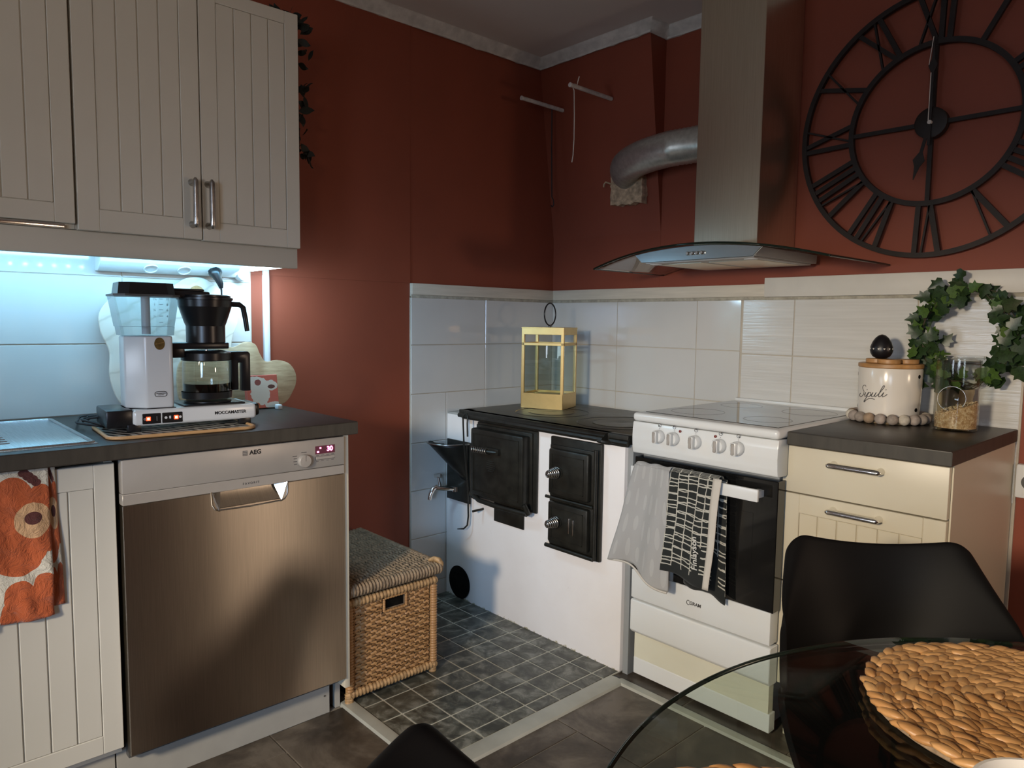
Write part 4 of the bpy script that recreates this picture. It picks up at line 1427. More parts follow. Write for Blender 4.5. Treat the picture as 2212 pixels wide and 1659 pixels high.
# poker hung over the lip
pk = MB()
pk.tube([(.196, -.712, .690), (.195, -.716, .780), (.197, -.719, .812), (.203, -.716, .824), (.213, -.710, .826), (.222, -.714, .815), (.224, -.718, .790), (.224, -.716, .735)], .0036, 8)
pk.tube([(.196, -.712, .695), (.196, -.690, .50), (.196, -.686, .392), (.192, -.688, .352), (.178, -.696, .335), (.150, -.708, .330)], [.0036, .0036, .0036, .0038, .0034, .0016], 8)
pk = pk.build('poker', 'iron', None, (.2, -.70, .33), smooth=60)
tag(pk, 'thin black iron poker hooked over the stove plate beside the scuttle', 'poker')

# ------------------------------------------------------------------ brass lantern
la = thing('lantern', 'brass framed glass lantern with black ring handle on the wood stove plate', 'lantern', (.283, -.306, .8345), math.radians(23))
def LL(mb, name, mat, par=None, smooth=30):
    return mb.build(name, mat, par or la, local=True, smooth=smooth)
hx, hy = .097, .085
q = .0125
for sx in (-1, 1):
    for sy in (-1, 1):
        x = sx * (hx - q / 2)
        y = sy * (hy - q / 2)
        LL(MB().box(x - q / 2, x + q / 2, y - q / 2, y + q / 2, .064, .320, .0008, 1), 'corner_post', 'brass')
mb = MB()
for z0, z1 in ((.272, .284),):
    mb.box(-hx, hx, -hy, -hy + .010, z0, z1, .0008, 1).box(-hx, hx, hy - .010, hy, z0, z1, .0008, 1).box(-hx, -hx + .010, -hy, hy, z0, z1, .0008, 1).box(hx - .010, hx, -hy, hy, z0, z1, .0008, 1)
LL(mb, 'middle_band', 'brass')
LL(MB().box(-hx, hx, -hy, hy, .318, .348, .001, 1).box(-hx - .001, hx + .001, -hy - .001, hy + .001, .346, .350, .0005, 1), 'top_box', 'brass')
mb = MB().box(-hx, hx, -hy, -hy + .003, .0, .066, .0005, 1).box(-hx, hx, hy - .003, hy, .0, .066, .0005, 1).box(-hx, -hx + .003, -hy, hy, .0, .066, .0005, 1).box(hx - .003, hx, -hy, hy, .0, .066, .0005, 1).box(-hx + .002, hx - .002, -hy + .002, hy - .002, .055, .058)
LL(mb, 'base_box', 'brass')
for a in ((-hx + q, hx - q, -hy + .004, -hy + .006), (-hx + q, hx - q, hy - .006, hy - .004)):
    LL(MB().box(*a, .066, .272), 'glass_pane', 'pane', smooth=0)
for a in ((-hx + .004, -hx + .006), (hx - .006, hx - .004)):
    LL(MB().box(*a, -hy + q, hy - q, .066, .272), 'glass_pane', 'pane', smooth=0)
mb = MB().cyl((0, 0, .350), .006, .010, 'z', 12)
mb.tube([(.008 * math.cos(a), .046 * math.cos(a), .406 + .048 * math.sin(a)) for a in [2 * PI * k / 40 for k in range(40)]], .0032, 8, closed=True)
LL(mb, 'ring_handle', 'black_plastic', smooth=60)

# ================================================================== ELECTRIC STOVE
es = thing('electric_stove', 'white electric cooker with black oven door and five knobs', 'cooker', (1.28, -.33, 0))
X0, X1 = 1.024, 1.535
mb = MB().box(X0 + .006, 1.514, -.604, -.02, .02, .885)
mb.build('housing', 'grey_metal', es, smooth=0)
# hob frame with rolled front and set-in glass
mb = MB().box(X0, X1, -.664, -.030, .886, .914, .011, 4)
hf = mb.build('hob_frame', 'enamel', es)
MB().box(X0 + .022, X1 - .022, -.622, -.055, .9125, .9155, .001, 1).build('hob_glass', 'hob_glass', hf, smooth=0)
mb = MB().box(X0 + .004, X1 - .004, -.030, -.014, .90, .924, .004)
mb.build('back_ledge', 'enamel', hf)
for cx, cy, R in ((1.155, -.48, .085), (1.405, -.48, .070), (1.155, -.20, .070), (1.405, -.20, .085)):
    MB().lathe([(R, .9157), (R + .0015, .9159), (R + .003, .9157)], (cx, cy, 0), 48, cap=False).build('heat_zone', 'hob_mark', hf)
# control panel, slightly bowed
def panel_pts():
    return [(-.600, .777), (-.650, .777), (-.657, .781), (-.661, .80), (-.663, .83), (-.662, .86), (-.658, .884), (-.600, .884)]
cp = MB().prism(panel_pts(), 'x', X0, X1, .003, 2).build('control_panel', 'enamel', es)
for i, kx in enumerate((1.133, 1.189, 1.268, 1.353, 1.412)):
    kn = MB().lathe([(.0215, -.664), (.0215, -.670), (.0200, -.676), (.0165, -.680), (.0, -.681)], (kx, 0, .846), 30, 'y', cap=False).build('knob', 'enamel', cp, smooth=40)
    MB().box(kx - .0085, kx + .0085, -.694, -.675, .8265, .8655, .004, 2).build('knob_grip', 'enamel', kn)
    MB().box(kx - .0052, kx + .0052, -.6952, -.6935, .829, .863, .002, 1).build('grip_face', 'silverplastic', kn)
    MB().box(kx - .0150, kx - .0128, -.6802, -.677, .853, .862).build('pointer', 'dark_grey', kn, smooth=0)
    mb = MB()
    mb.tube([(kx + .0055 * math.cos(a), -.6625, .886 - .004 + .0055 * math.sin(a)) for a in [2 * PI * k / 16 for k in range(16)]], .0006, 5, closed=True)
    mb.cyl((kx, -.6635, .871), .0010, .001, 'y', 8)
    ang = (225, 135, 90, 45, 315)[i]
    mb.cyl((kx + .0028 * math.cos(math.radians(ang)), -.6630, .882 + .0028 * math.sin(math.radians(ang))), .0020, .001, 'y', 10)
    mb.build('knob_mark', 'ink_grey', cp)
for x in (1.211, 1.336):
    MB().lathe([(.0042, -.661), (.0042, -.6645), (.0, -.666)], (x, 0, .872), 14, 'y', cap=False).build('indicator_lamp', 'red_spot', cp)
# oven door: black glass with white lower strip
dv = MB().box(X0 + .002, X1 - .002, -.646, -.604, .378, .764, .002, 1).build('oven_door', 'black_glass', es, smooth=0)
MB().box(X0 + .004, X1 - .006, -.650, -.604, .282, .380, .003).build('door_strip', 'enamel', dv)
MB().box(1.10, 1.46, -.6466, -.6455, .43, .66, .0002, 1).build('door_window', 'black_glass', dv, smooth=0)
mb = MB().box(1.046, 1.496, -.694, -.684, .706, .742, .002).box(1.052, 1.072, -.686, -.645, .714, .734).box(1.470, 1.490, -.686, -.645, .714, .734)
MB_h = mb.build('door_handle', 'enamel', dv)
text('GRAM', .0150, 'brand_lettering', 'ink_grey', dv, (1.279, -.6506, .330), (1, 0, .0), (0, 0, 1), bold=.0004, space=1.0, shear=.1)
mb = MB().tube([(1.254 + .006 * math.cos(a), -.6506, .330 + .007 * math.sin(a)) for a in [math.radians(40 + k * 20) for k in range(15)]], .0011, 5)
mb.build('emblem', 'ink_grey', dv)
# storage drawer and recessed base
mb = MB().prism([(-.604, .158), (-.640, .158), (-.650, .170), (-.650, .270), (-.646, .275), (-.604, .275)], 'x', X0 + .002, X1 - .003, .002, 1)
mb.build('storage_drawer', 'enamel', es, smooth=30)
MB().box(X0 + .010, X1 - .010, -.632, -.604, .068, .158, .001).build('base_panel', 'enamel_cream', es, smooth=0)
MB().box(X0 + .010, X1 - .004, -.634, -.600, .012, .069, .002).build('foot_panel', 'enamel', es, smooth=0)
mb = MB()
for x in (X0 + .05, X1 - .07):
    for y in (-.55, -.08):
        mb.cyl((x, y, 0), .015, .021, 'z', 12)
mb.build('feet', 'black_plastic', es)


# ---- towels over the oven handle
def hang(u, v, x0t, x1t, x0b, x1b, zt, zb, front, amp, ph, lag):
    """front fall of a towel draped on the handle; u across, v 0 bottom .. 1 on the handle"""
    w = 1 - v
    x = (x0t + (x1t - x0t) * u) * v + (x0b + (x1b - x0b) * u) * w
    z = zt - (zt - zb(u)) * w
    y = front - .004 - .010 * w - amp * (.35 + w) * (.5 + .5 * math.sin(u * lag + ph + w * 1.2)) - .003 * math.sin(w * 8 + u * 6)
    return Vector((x, y, z))


gt = cloth('kitchen_towel', 'greylinen', None, lambda u, v: hang(u, v, 1.072, 1.205, .998, 1.222, .753, lambda q: .395 + .030 * (1 - q) ** 2 + .018 * math.sin(q * 5) - .008 * q, -.697, .022, .4, 9), 36, 44, loc=(1.12, -.70, .40))
tag(gt, 'light grey patterned linen towel hung over left end of the oven handle', 'towel')
cloth('top_fold', 'greylinen', gt, lambda u, v: Vector((1.072 + .133 * u + .003 * math.sin(u * 9), -.689 + .014 * math.cos(PI * v), .748 + .011 * math.sin(PI * v) + .002 * math.sin(u * 14))), 20, 8)
cloth('rear_fall', 'greylinen', gt, lambda u, v: Vector((1.035 + .17 * u + .03 * v * (1 - u), -.664 - .004 * math.sin(u * 9), .748 - (.33 + .03 * u) * (1 - v))), 14, 14)
MB().tube([(1.000 + .222 * k / 20, -.722 - .0165 * (.5 + .5 * math.sin(k / 20 * 9 + .4 + 1.2)), .395 + .030 * (1 - k / 20) ** 2 + .018 * math.sin(k / 4) - .008 * k / 20) for k in range(21)], .0035, 6).build('hem', 'hem', gt, smooth=60)

bt = cloth('kitchen_towel', 'gridcotton', None, lambda u, v: hang(u, v, 1.212, 1.372, 1.195, 1.358, .753, lambda q: .437 - .018 * q + .004 * math.sin(q * 7), -.699, .010, 1.5, 6), 36, 44, loc=(1.29, -.70, .40))
tag(bt, 'black and cream grid towel over the oven handle with woven lettering', 'towel')
cloth('top_fold', 'gridcotton', bt, lambda u, v: Vector((1.212 + .165 * u, -.689 + .015 * math.cos(PI * v), .749 + .012 * math.sin(PI * v))), 20, 8)
cloth('rear_fall', 'gridcotton', bt, lambda u, v: Vector((1.232 + .148 * u + .018 * (1 - v) + .006 * u * v, -.668 - .006 * (1 - v) - .003 * math.sin(u * 8), .749 - (.350 + .022 * u + .006 * math.sin(u * 8)) * (1 - v))), 24, 30)
def hemf(k):
    q = hang(1.0, k, 1.212, 1.372, 1.195, 1.358, .753, lambda q: .437 - .018 * q, -.699, .010, 1.5, 6)
    return q
cloth('side_hem', 'hem', bt, lambda u, v: hemf(v) + Vector(((u - .35) * (.020 + .008 * v), -.0025, .002)), 3, 30)
text('Finlayson', .0275, 'woven_lettering', 'ink_white', bt, (1.316, -.7235, .520), (-.045, -.03, 1), (-1, .07, -.04), ext=.0006, bold=.0004, space=1.02)

# ================================================================== DRAWER CABINET, RIGHT
rc = thing('drawer_cabinet', 'cream drawer cabinet with chrome bow handles right of the cooker', 'cabinet', (1.73, -.30, 0))
mb = MB().box(1.545, 1.561, -.574, -.02, .0, .868).box(1.929, 1.945, -.574, -.014, .0, .868).box(1.561, 1.929, -.574, -.02, .130, .148).box(1.561, 1.929, -.035, -.02, .15, .868)
mb.build('carcass', 'cream', rc, smooth=0)
MB().box(1.9455, 1.9495, -.578, -.014, .0, .868, .0005, 1).build('end_panel', 'cream', rc, smooth=0)
D1 = MB().box(1.519, 1.945, -.596, -.576, .733, .865, .002).build('drawer', 'cream', rc)
bow_handle(D1, (1.664, -.596, .829), (1.786, -.596, .829), (0, -.030, 0))
D2 = plank_front('drawer', rc, 'y', 1.519, 1.945, .470, .729, -.596, .02, (1.572, 1.893, .470, .675), .0535, 'cream')
bow_handle(D2, (1.668, -.596, .702), (1.788, -.596, .702), (0, -.030, 0))
D3 = plank_front('drawer', rc, 'y', 1.519, 1.945, .158, .466, -.596, .02, (1.572, 1.893, .205, .466), .0535, 'cream')
bow_handle(D3, (1.668, -.596, .435), (1.788, -.596, .435), (0, -.030, 0))
MB().box(1.547, 1.945, -.580, -.566, .0, .150, .001).build('plinth', 'cream', rc, smooth=0)
w2_ = MB().box(1.5365, 1.952, -.612, -.0135, .869, .907, .002).build('worktop', 'worktop', None, (1.74, -.31, .869))
tag(w2_, 'short dark laminate worktop on the drawer cabinet under the jars', 'worktop')
mb = MB().box(1.5362, 1.9522, -.6132, -.6118, .8715, .9045).box(1.9518, 1.9532, -.612, -.014, .8715, .9045)
mb.build('front_edge', 'worktop_edge', w2_, smooth=0)

# ================================================================== ON THE RIGHT WORKTOP
# felt ball trivet
JX, JY = 1.632, -.140
tv = thing('felt_trivet', 'round trivet of beige and brown felt balls under the white onion jar', 'trivet', (JX, JY, .907))
MB().lathe([(.086, .0), (.0905, .004), (.0905, .015), (.086, .0185), (.0, .0185)], (JX, JY, .9072), 32, cap=False).build('jute_core', 'jute', tv)
bm_ = MB().ball((0, 0, 0), .0165, (1, 1, 1), 14, 9)
fme = []
for mtl in MT['felt']:
    k = MB().ball((0, 0, 0), .0165, (1.02, 1.02, 1), 14, 9)
    me = bpy.data.meshes.new('felt_ball')
    k.bm.to_mesh(me); k.bm.free()
    me.polygons.foreach_set('use_smooth', [True] * len(me.polygons))
    me.materials.append(mtl)
    fme.append(me)
bm_.bm.free()
seq = [1, 0, 3, 2, 1, 0, 1, 3, 0, 1, 2, 0, 3, 1, 2, 3, 1, 0, 3, 1]
for k in range(20):
    a = 2 * PI * k / 20 + .15
    piece('felt_ball', fme[seq[k]], tv, (.106 * math.cos(a), .106 * math.sin(a), .0170), (k, k * 2, k))
# onion jar
oj = thing('onion_jar', 'white ceramic onion jar with script lettering and bamboo lid on the felt trivet', 'jar', (JX, JY, .926))
body = MB().lathe([(.0, .926), (.080, .926), (.0865, .931), (.0885, .96), (.0905, 1.02), (.0915, 1.074), (.090, 1.078), (.086, 1.078), (.086, 1.0)], (JX, JY, 0), 56, cap=False).build('body', 'ceramic', oj)
for ang, z in ((-10, 1.055), (-12, .952), (40, 1.055), (38, .952), (195, 1.055), (193, .952)):
    a = math.radians(ang)
    r = .0905 if z > 1 else .0878
    d = Vector((math.cos(a), math.sin(a), 0))
    o = MB().cyl((0, 0, 0), .0062, .0012, 'z', 16)
    bmesh.ops.transform(o.bm, matrix=Matrix.Translation(Vector((JX, JY, z)) + d * r) @ d.to_track_quat('Z', 'Y').to_matrix().to_4x4(), verts=o.bm.verts)
    o.build('air_hole', 'soot', body)  # dark disc standing in for the shade inside the hole
LETTERS = [
    [(.95, 2.15), (.75, 2.45), (.38, 2.40), (.22, 2.0), (.45, 1.55), (.78, 1.1), (.80, .5), (.45, .05), (-.05, .02), (-.35, .35), (-.15, .70)],
    [(1.02, .35), (1.22, .95), (1.18, .45), (1.25, .05), (1.45, .15), (1.62, .55)],
    [(1.62, .55), (1.78, 1.0), (1.68, .3), (1.50, -.6), (1.42, -1.15), (1.30, -.9), (1.62, -.2), (1.75, .55), (1.98, .95), (2.22, .85), (2.28, .4), (2.08, .05), (1.80, .10)],
    [(2.08, .05), (2.38, .35), (2.58, .95), (2.50, .35), (2.62, .03), (2.88, .2), (3.10, .95), (3.02, .35), (3.14, .03), (3.35, .25)],
    [(3.35, .25), (3.72, 1.1), (3.98, 2.0), (3.92, 2.35), (3.76, 2.2), (3.62, 1.2), (3.60, .3), (3.76, .03), (4.0, .25)],
    [(4.0, .25), (4.22, .95), (4.16, .35), (4.28, .03), (4.55, .2), (4.80, .55)],
    [(1.32, 1.45), (1.36, 1.50), (1.40, 1.55)], [(4.34, 1.45), (4.38, 1.50), (4.42, 1.55)],
    [(1.42, -1.15), (1.9, -.55), (2.5, -.35), (3.2, -.5)]]
def catmull(p, n=6):
    o = []
    for i in range(len(p) - 1):
        a, b, c, d = p[max(i - 1, 0)], p[i], p[i + 1], p[min(i + 2, len(p) - 1)]
        for k in range(n):
            t_ = k / n
            o.append(tuple(.5 * (2 * b[j] + (c[j] - a[j]) * t_ + (2 * a[j] - 5 * b[j] + 4 * c[j] - d[j]) * t_ ** 2 + (3 * b[j] - a[j] - 3 * c[j] + d[j]) * t_ ** 3) for j in range(2)))
    o.append(p[-1])
    return o
mb = MB()
SX, SZ = .0195, .0148
for st in LETTERS:
    pts = []
    for x, y in catmull(st):
        x = x + .22 * y
        arc = (x - 2.45) * SX
        a = math.radians(-104) + arc / .0905
        z = .988 + (y) * SZ + (x - 2.4) * .0015
        r = .0886 + (z - .96) * .026 + .0006
        pts.append((JX + r * math.cos(a), JY + r * math.sin(a), z))
    mb.tube(pts, .0011, 5)
mb.build('script_lettering', 'ink_grey', body)
ld = MB().cyl((JX, JY, 1.0785), .093, .0135, 'z', 56, bev=.002).build('lid', 'bamboo', oj)
for dx, dy, z in ((-.033, -.020, 1.0925), (.012, -.050, 1.0925), (.045, .010, 1.0925)):
    MB().cyl((JX + dx, JY + dy, z), .033 if dx > 0 else .034, .0135, 'z', 32, bev=.0015).build('lid_grip', 'bamboo', ld)
# egg timer on the lid
eg = thing('egg_timer', 'black egg-shaped kitchen timer standing on the bamboo jar lid', 'timer', (JX - .024, JY - .018, 1.1065))
EP = [(.0, .0), (.014, .0), (.0250, .006), (.0312, .016), (.0335, .026), (.0320, .038), (.0270, .052), (.0195, .064), (.0105, .0725), (.0, .0755)]
MB().lathe(EP, (JX - .024, JY - .018, 1.1065), 36, cap=False).build('shell', 'egg', eg, smooth=80)
MB().lathe([(.0323, .0235), (.0327, .0239), (.0325, .0243)], (JX - .024, JY - .018, 1.1065), 36, cap=False).build('turning_seam', 'ink', eg)
for k in range(10):
    a = math.radians(-140 + k * 28)
    d = Vector((math.cos(a), math.sin(a), 0))
    hp = [(.0, -.0028), (.0028, .0006), (.0024, .0024), (.0012, .0026), (.0, .0014), (-.0012, .0026), (-.0024, .0024), (-.0028, .0006)]
    o = MB().prism(hp, 'z', 0, .0008)
    xd = Vector((-d.y, d.x, 0))
    mm = Matrix((xd, Vector((0, 0, 1)), d)).transposed().to_4x4()
    mm.translation = Vector((JX - .024, JY - .018, 1.1365)) + d * .0330
    bmesh.ops.transform(o.bm, matrix=mm, verts=o.bm.verts)
    o.build('heart_mark', 'ink_white', eg, smooth=0)

# glass storage jar with oats
GX, GY = 1.832, -.175
gj = thing('glass_jar', 'lidded glass storage jar half filled with oats at worktop corner', 'jar', (GX, GY, .907))
MB().lathe([(.0, .9072), (.052, .9072), (.0565, .911), (.0575, .93), (.0575, 1.113), (.0545, 1.113), (.0545, .918), (.0, .914)], (GX, GY, 0), 56, cap=False).build('glass_body', 'glass', gj)
MB().lathe([(.0, 1.112), (.0525, 1.112), (.0525, 1.1145), (.0625, 1.1155), (.0640, 1.1195), (.0625, 1.1255), (.0, 1.1265)], (GX, GY, 0), 56, cap=False).build('glass_lid', 'glass', gj)
MB().lathe([(.0530, 1.104), (.0544, 1.106), (.0544, 1.1115), (.0530, 1.112)], (GX, GY, 0), 48, cap=False).build('seal_ring', 'glass', gj)
def oat(u, v):
    r = .0535 * v
    a = 2 * PI * u
    x, y = r * math.cos(a), r * math.sin(a)
    return Vector((GX + x, GY + y, .972 + x * .36 + y * .10 + .0022 * math.sin(x * 420 + y * 160) * math.cos(y * 380)))
mb = MB().grid(oat, 48, 10)
mb.grid(lambda u, v: Vector((GX + .0535 * math.cos(2 * PI * u), GY + .0535 * math.sin(2 * PI * u), .915 + (oat(u, 1).z - .915) * v)), 48, 4)
ot = mb.build('oats', 'oats', gj)
ot['kind'] = 'stuff'
mb = MB()
for k in range(260):
    a = random.uniform(0, 2 * PI)
    rr = .051 * math.sqrt(random.random())
    x, y = rr * math.cos(a), rr * math.sin(a)
    if k % 3:
        x, y = .0525 * math.cos(a), .0525 * math.sin(a)
        z = random.uniform(.935, .972 + x * .36 + y * .10)
    else:
        z = .9745 + x * .36 + y * .10
    mb.box(-.003, .003, -.0018, .0018, -.0004, .0004, m=Matrix.Translation((GX + x, GY + y, z)) @ Matrix.Rotation(random.uniform(0, 6), 4, Vector((random.random(), random.random(), random.random())).normalized()))
fk = mb.build('oat_flakes', 'flake', gj, smooth=0)
fk['kind'] = 'stuff'
# round glass scoop inside the jar
d = Vector((.26, -.965, 0)).normalized()
mm = Matrix.Translation(Vector((GX - .010, GY - .012, 1.000))) @ d.to_track_quat('Z', 'Y').to_matrix().to_4x4()
mb = MB().lathe([(.0, .000), (.020, .003), (.033, .010), (.036, .018), (.0345, .018), (.032, .011), (.019, .005), (.0, .002)], (0, 0, 0), 40, cap=False)
bmesh.ops.transform(mb.bm, matrix=mm, verts=mb.bm.verts)
scp = mb.build('glass_scoop', 'glass', gj)
mb = MB().tube([(.0355 * math.cos(a), .0355 * math.sin(a), .018) for a in [2 * PI * k / 40 for k in range(40)]], .0007, 6, closed=True)
bmesh.ops.transform(mb.bm, matrix=mm, verts=mb.bm.verts)
mb.build('scoop_rim', 'chrome', scp)

# ivy trained on a hoop in a beige pot
iv = thing('potted_ivy', 'ivy trained over a wire hoop in a beige pot behind the glass jar', 'plant', (1.815, -.075, .907))
IX, IY, IZ = 1.818, -.080, 1.178
MB().lathe([(.0, .9075), (.036, .9075), (.040, .911), (.0495, 1.000), (.0520, 1.006), (.0520, 1.020), (.0475, 1.020), (.0465, 1.005), (.0, 1.004)], (1.795, -.066, 0), 40, cap=False).build('pot', 'beige', iv)
mb = MB().tube([(IX + .122 * math.cos(a), IY, IZ + .146 * math.sin(a)) for a in [math.radians(-95 + 5 * k) for k in range(72)]], .0026, 6)
for s in range(7):
    pts = []
    a0 = random.uniform(-90, 200)
    for k in range(16):
        a = math.radians(a0 + k * 9)
        pts.append((IX + (.122 + .010 * math.sin(k * 1.1 + s)) * math.cos(a), IY + .010 * math.cos(k * .9 + s), IZ + (.146 + .012 * math.cos(k * .8 + s * 2)) * math.sin(a)))
    mb.tube(pts, .0015, 5)
mb.tube([(IX - .01, IY, IZ + .146), (IX - .015, IY - .012, IZ + .170), (IX - .022, IY - .012, IZ + .182)], .001, 5)
mb.build('stems', 'stem', iv, smooth=60)
LEAF = [(0, -.50), (.30, -.55), (.52, -.28), (.36, -.05), (.58, .22), (.30, .26), (.20, .40), (.0, .80), (-.20, .40), (-.30, .26), (-.58, .22), (-.36, -.05), (-.52, -.28), (-.30, -.55)]
def leaf_mesh(name, mat, fold):
    b = bmesh.new()
    c = b.verts.new((0, -.1, .0))
    vs = [b.verts.new((x, y, fold * abs(x) - .10 * max(0, y) ** 2 * 1.2)) for x, y in LEAF]
    for i in range(len(vs)):
        b.faces.new((c, vs[i], vs[(i + 1) % len(vs)]))
    me = bpy.data.meshes.new(name)
    b.to_mesh(me); b.free()
    me.polygons.foreach_set('use_smooth', [True] * len(me.polygons))
    me.materials.append(MT[mat])
    return me
lms = [leaf_mesh('ivy_leaf', 'leaf', .18), leaf_mesh('ivy_leaf', 'leaf', -.15), leaf_mesh('ivy_leaf', 'leaf2', .15)]
rnd = random.Random(11)
base = Vector(iv.location)
def put_leaf(p, s, kind=None):
    d = Vector((rnd.uniform(-.5, .9), -1, rnd.uniform(-.5, .6)))
    q = d.to_track_quat('Z', 'Y') @ Matrix.Rotation(rnd.uniform(0, 6.28), 4, 'Z').to_quaternion()
    k = kind if kind is not None else (2 if rnd.random() < .16 else rnd.randint(0, 1))
    piece('leaf', lms[k], iv, Vector(p) - base, q.to_euler(), (s, s, s))
n = 0
while n < 150:
    a = rnd.uniform(-95, 268)
    top = 50 < a < 112
    if top and rnd.random() < .70:
        continue
    if -100 < a < -60 or a > 245:
        if rnd.random() < .65:
            continue
    sp = .040 if not top else .024
    ar = math.radians(a)
    e = rnd.gauss(0, .5) * sp
    p = (IX + (.122 + e) * math.cos(ar) + rnd.gauss(0, .008), min(-.028, IY + rnd.gauss(-.006, .022)), IZ + (.146 + e) * math.sin(ar) + rnd.gauss(0, .008))
    if p[2] < 1.02:
        continue
    put_leaf(p, rnd.uniform(.027, .044))
    n += 1
for p in ((1.796, -.092, 1.362), (1.795, -.09, 1.335), (1.806, -.095, 1.318), (1.86, -.09, 1.318), (1.905, -.10, 1.300), (1.735, -.095, 1.338), (1.70, -.10, 1.30)):
    put_leaf(p, .036, 0)
put_leaf((1.893, -.12, 1.055), .022, 2)

# ================================================================== COOKER HOOD
hd = thing('cooker_hood', 'steel chimney cooker hood with curved glass canopy above the cooker', 'hood', (1.11, -.25, 1.40))
HX = 1.11
def arch(x):
    return 1.470 - .062 * ((x - HX) / .45) ** 2
mb = MB()
def canopy(u, v):
    x = HX - .45 + .9 * u
    yf = -.490 + .035 * ((x - HX) / .45) ** 2
    return Vector((x, yf * (1 - v) - .006 * v, arch(x)))
mb.grid(canopy, 40, 10)
cg = mb.build('glass_canopy', 'hood_glass', hd, smooth=180)
md = cg.modifiers.new('thickness', 'SOLIDIFY'); md.thickness = .006; md.offset = 1
MB().tube([canopy(k / 40, 0) + Vector((0, -.001, .003)) for k in range(41)], .0038, 6).build('glass_rim', 'glass_edge', cg, smooth=60)
for e_ in (0, 1):
    MB().tube([canopy(e_, k / 6) + Vector((.001 * (2 * e_ - 1), 0, .003)) for k in range(7)], .0034, 6).build('glass_rim', 'glass_edge', cg, smooth=60)
# body under the glass and lens shaped visor
top = [(x, arch(x) - .002) for x in [HX - .245 + .49 * k / 24 for k in range(25)]]
mb = MB().prism(top + [(HX + .215, 1.4215), (HX - .215, 1.4215)], 'y', -.470, -.462, .001, 1)
vz = mb.build('visor', 'grey_visor', hd, smooth=30)
for k in range(4):
    MB().lathe([(.0062, -.470), (.0062, -.478), (.0045, -.480), (.0, -.480)], (1.090 + k * .0185, 0, 1.4425), 18, 'y', cap=False).build('push_button', 'chrome', vz)
mb = MB().prism([(x, z) for x, z in top[1:-1]] + [(HX + .222, 1.4235), (HX - .222, 1.4235)], 'y', -.461, -.045)
mb.build('hood_body', 'silverplastic', hd, smooth=0)
mb = MB().box(HX - .21, HX + .21, -.452, -.06, 1.4175, 1.4238, .001, 1)
mb.build('underside', 'silverplastic', hd, smooth=0)
for x in (HX - .10, HX + .10):
    MB().box(x - .085, x + .085, -.40, -.10, 1.4160, 1.4180, .0005, 1).build('grease_filter', 'steel2', hd, smooth=0)
for x in (HX - .185, HX + .185):
    MB().lathe([(.0, 1.4150), (.020, 1.4150), (.022, 1.4178)], (x, -.425, 0), 24, cap=False).build('hood_lamp', 'white_plastic', hd)
MB().box(.978, 1.2285, -.272, -.004, 1.458, ZC - .001, .0015, 1).build('chimney', 'steel2', hd, smooth=0)

# flexible duct to the chimney breast
dc = thing('exhaust_duct', 'ribbed aluminium exhaust duct bending from the hood chimney into the wall', 'duct', (.72, -.17, 1.80))
pts, rad = [], []
ctl = [Vector((.975 - .155 * k / 18, -.165 - .022 * (k / 18) ** 2, 1.884 - .003 * (k / 18) ** 2)) for k in range(18)]
for k in range(81):
    q_ = PI / 2 * k / 80
    ctl.append(Vector((.820 - .332 * math.sin(q_), -.040 - .147 * math.cos(q_), 1.881 - .033 * (k / 80) ** 1.5)))
for i, p_ in enumerate(ctl):
    pts.append(p_)
    rad.append(.0665 + (.0013 if i % 2 else -.0006))
MB().tube(pts, rad, 28, caps=False).build('ribbed_hose', 'duct', dc, smooth=80)
MB().tube([pts[0] + Vector((-.006, 0, 0)), pts[0] + Vector((-.001, 0, 0))], .068, 28).build('duct_collar', 'duct', dc, smooth=60)
mb = MB()
rg = random.Random(3)
fo = []
for k in range(40):
    a = 2 * PI * k / 40
    c, s = math.cos(a), math.sin(a)
    e = max(abs(c), abs(s))
    fo.append((.488 + .086 * c / e + rg.uniform(-.004, .004), 1.795 + (.078 if s > 0 else .076) * s / e + rg.uniform(-.005, .005)))
mb.prism(fo, 'y', -.062, -.025)
mb.build('foam_collar', 'foam', dc, smooth=0)
mb = MB().tube([(.405, -.06, 1.815), (.392, -.085, 1.822), (.388, -.09, 1.812), (.386, -.09, 1.800)], .004, 6)
mb.build('torn_shred', 'foam', dc)

# two pegs with strings
def peg(x, z, lab, L0=-.086, L1=-.350):
    o = MB().tube([(x, L0, z), (x, L1 + .01, z + .001), (x, L1, z + .001)], [.0085, .0085, .0095], 10).build('wall_peg', 'peg', None, (x, L0, z), smooth=50)
    tag(o, lab, 'peg', 'pegs on the chimney breast')
    return o
pa = peg(.127, 2.180, 'whitewashed wooden peg in wall corner with a dark looped cord')
pb = peg(.416, 2.171, 'whitewashed wooden peg nearer the duct with a white string')
mb = MB().tube([(.416, -.318, 2.183), (.404, -.320, 2.172), (.414, -.322, 2.155), (.418, -.322, 2.06), (.419, -.322, 1.96), (.415, -.322, 1.895), (.409, -.322, 1.868)], .0022, 6)
mb.build('white_string', 'string', pb, smooth=60)
MB().tube([(.414, -.305, 2.18), (.422, -.305, 2.205), (.430, -.31, 2.21), (.426, -.315, 2.185)], .002, 6).build('string_knot', 'string', pb, smooth=60)
mb = MB().tube([(.127, -.150, 2.188), (.119, -.15, 2.178), (.121, -.15, 2.0), (.126, -.150, 1.84), (.128, -.150, 1.78), (.138, -.150, 1.765), (.141, -.150, 1.745), (.133, -.150, 1.735), (.123, -.150, 1.742)], .0028, 6)
mb.build('looped_cord', 'cord', pa, smooth=60)

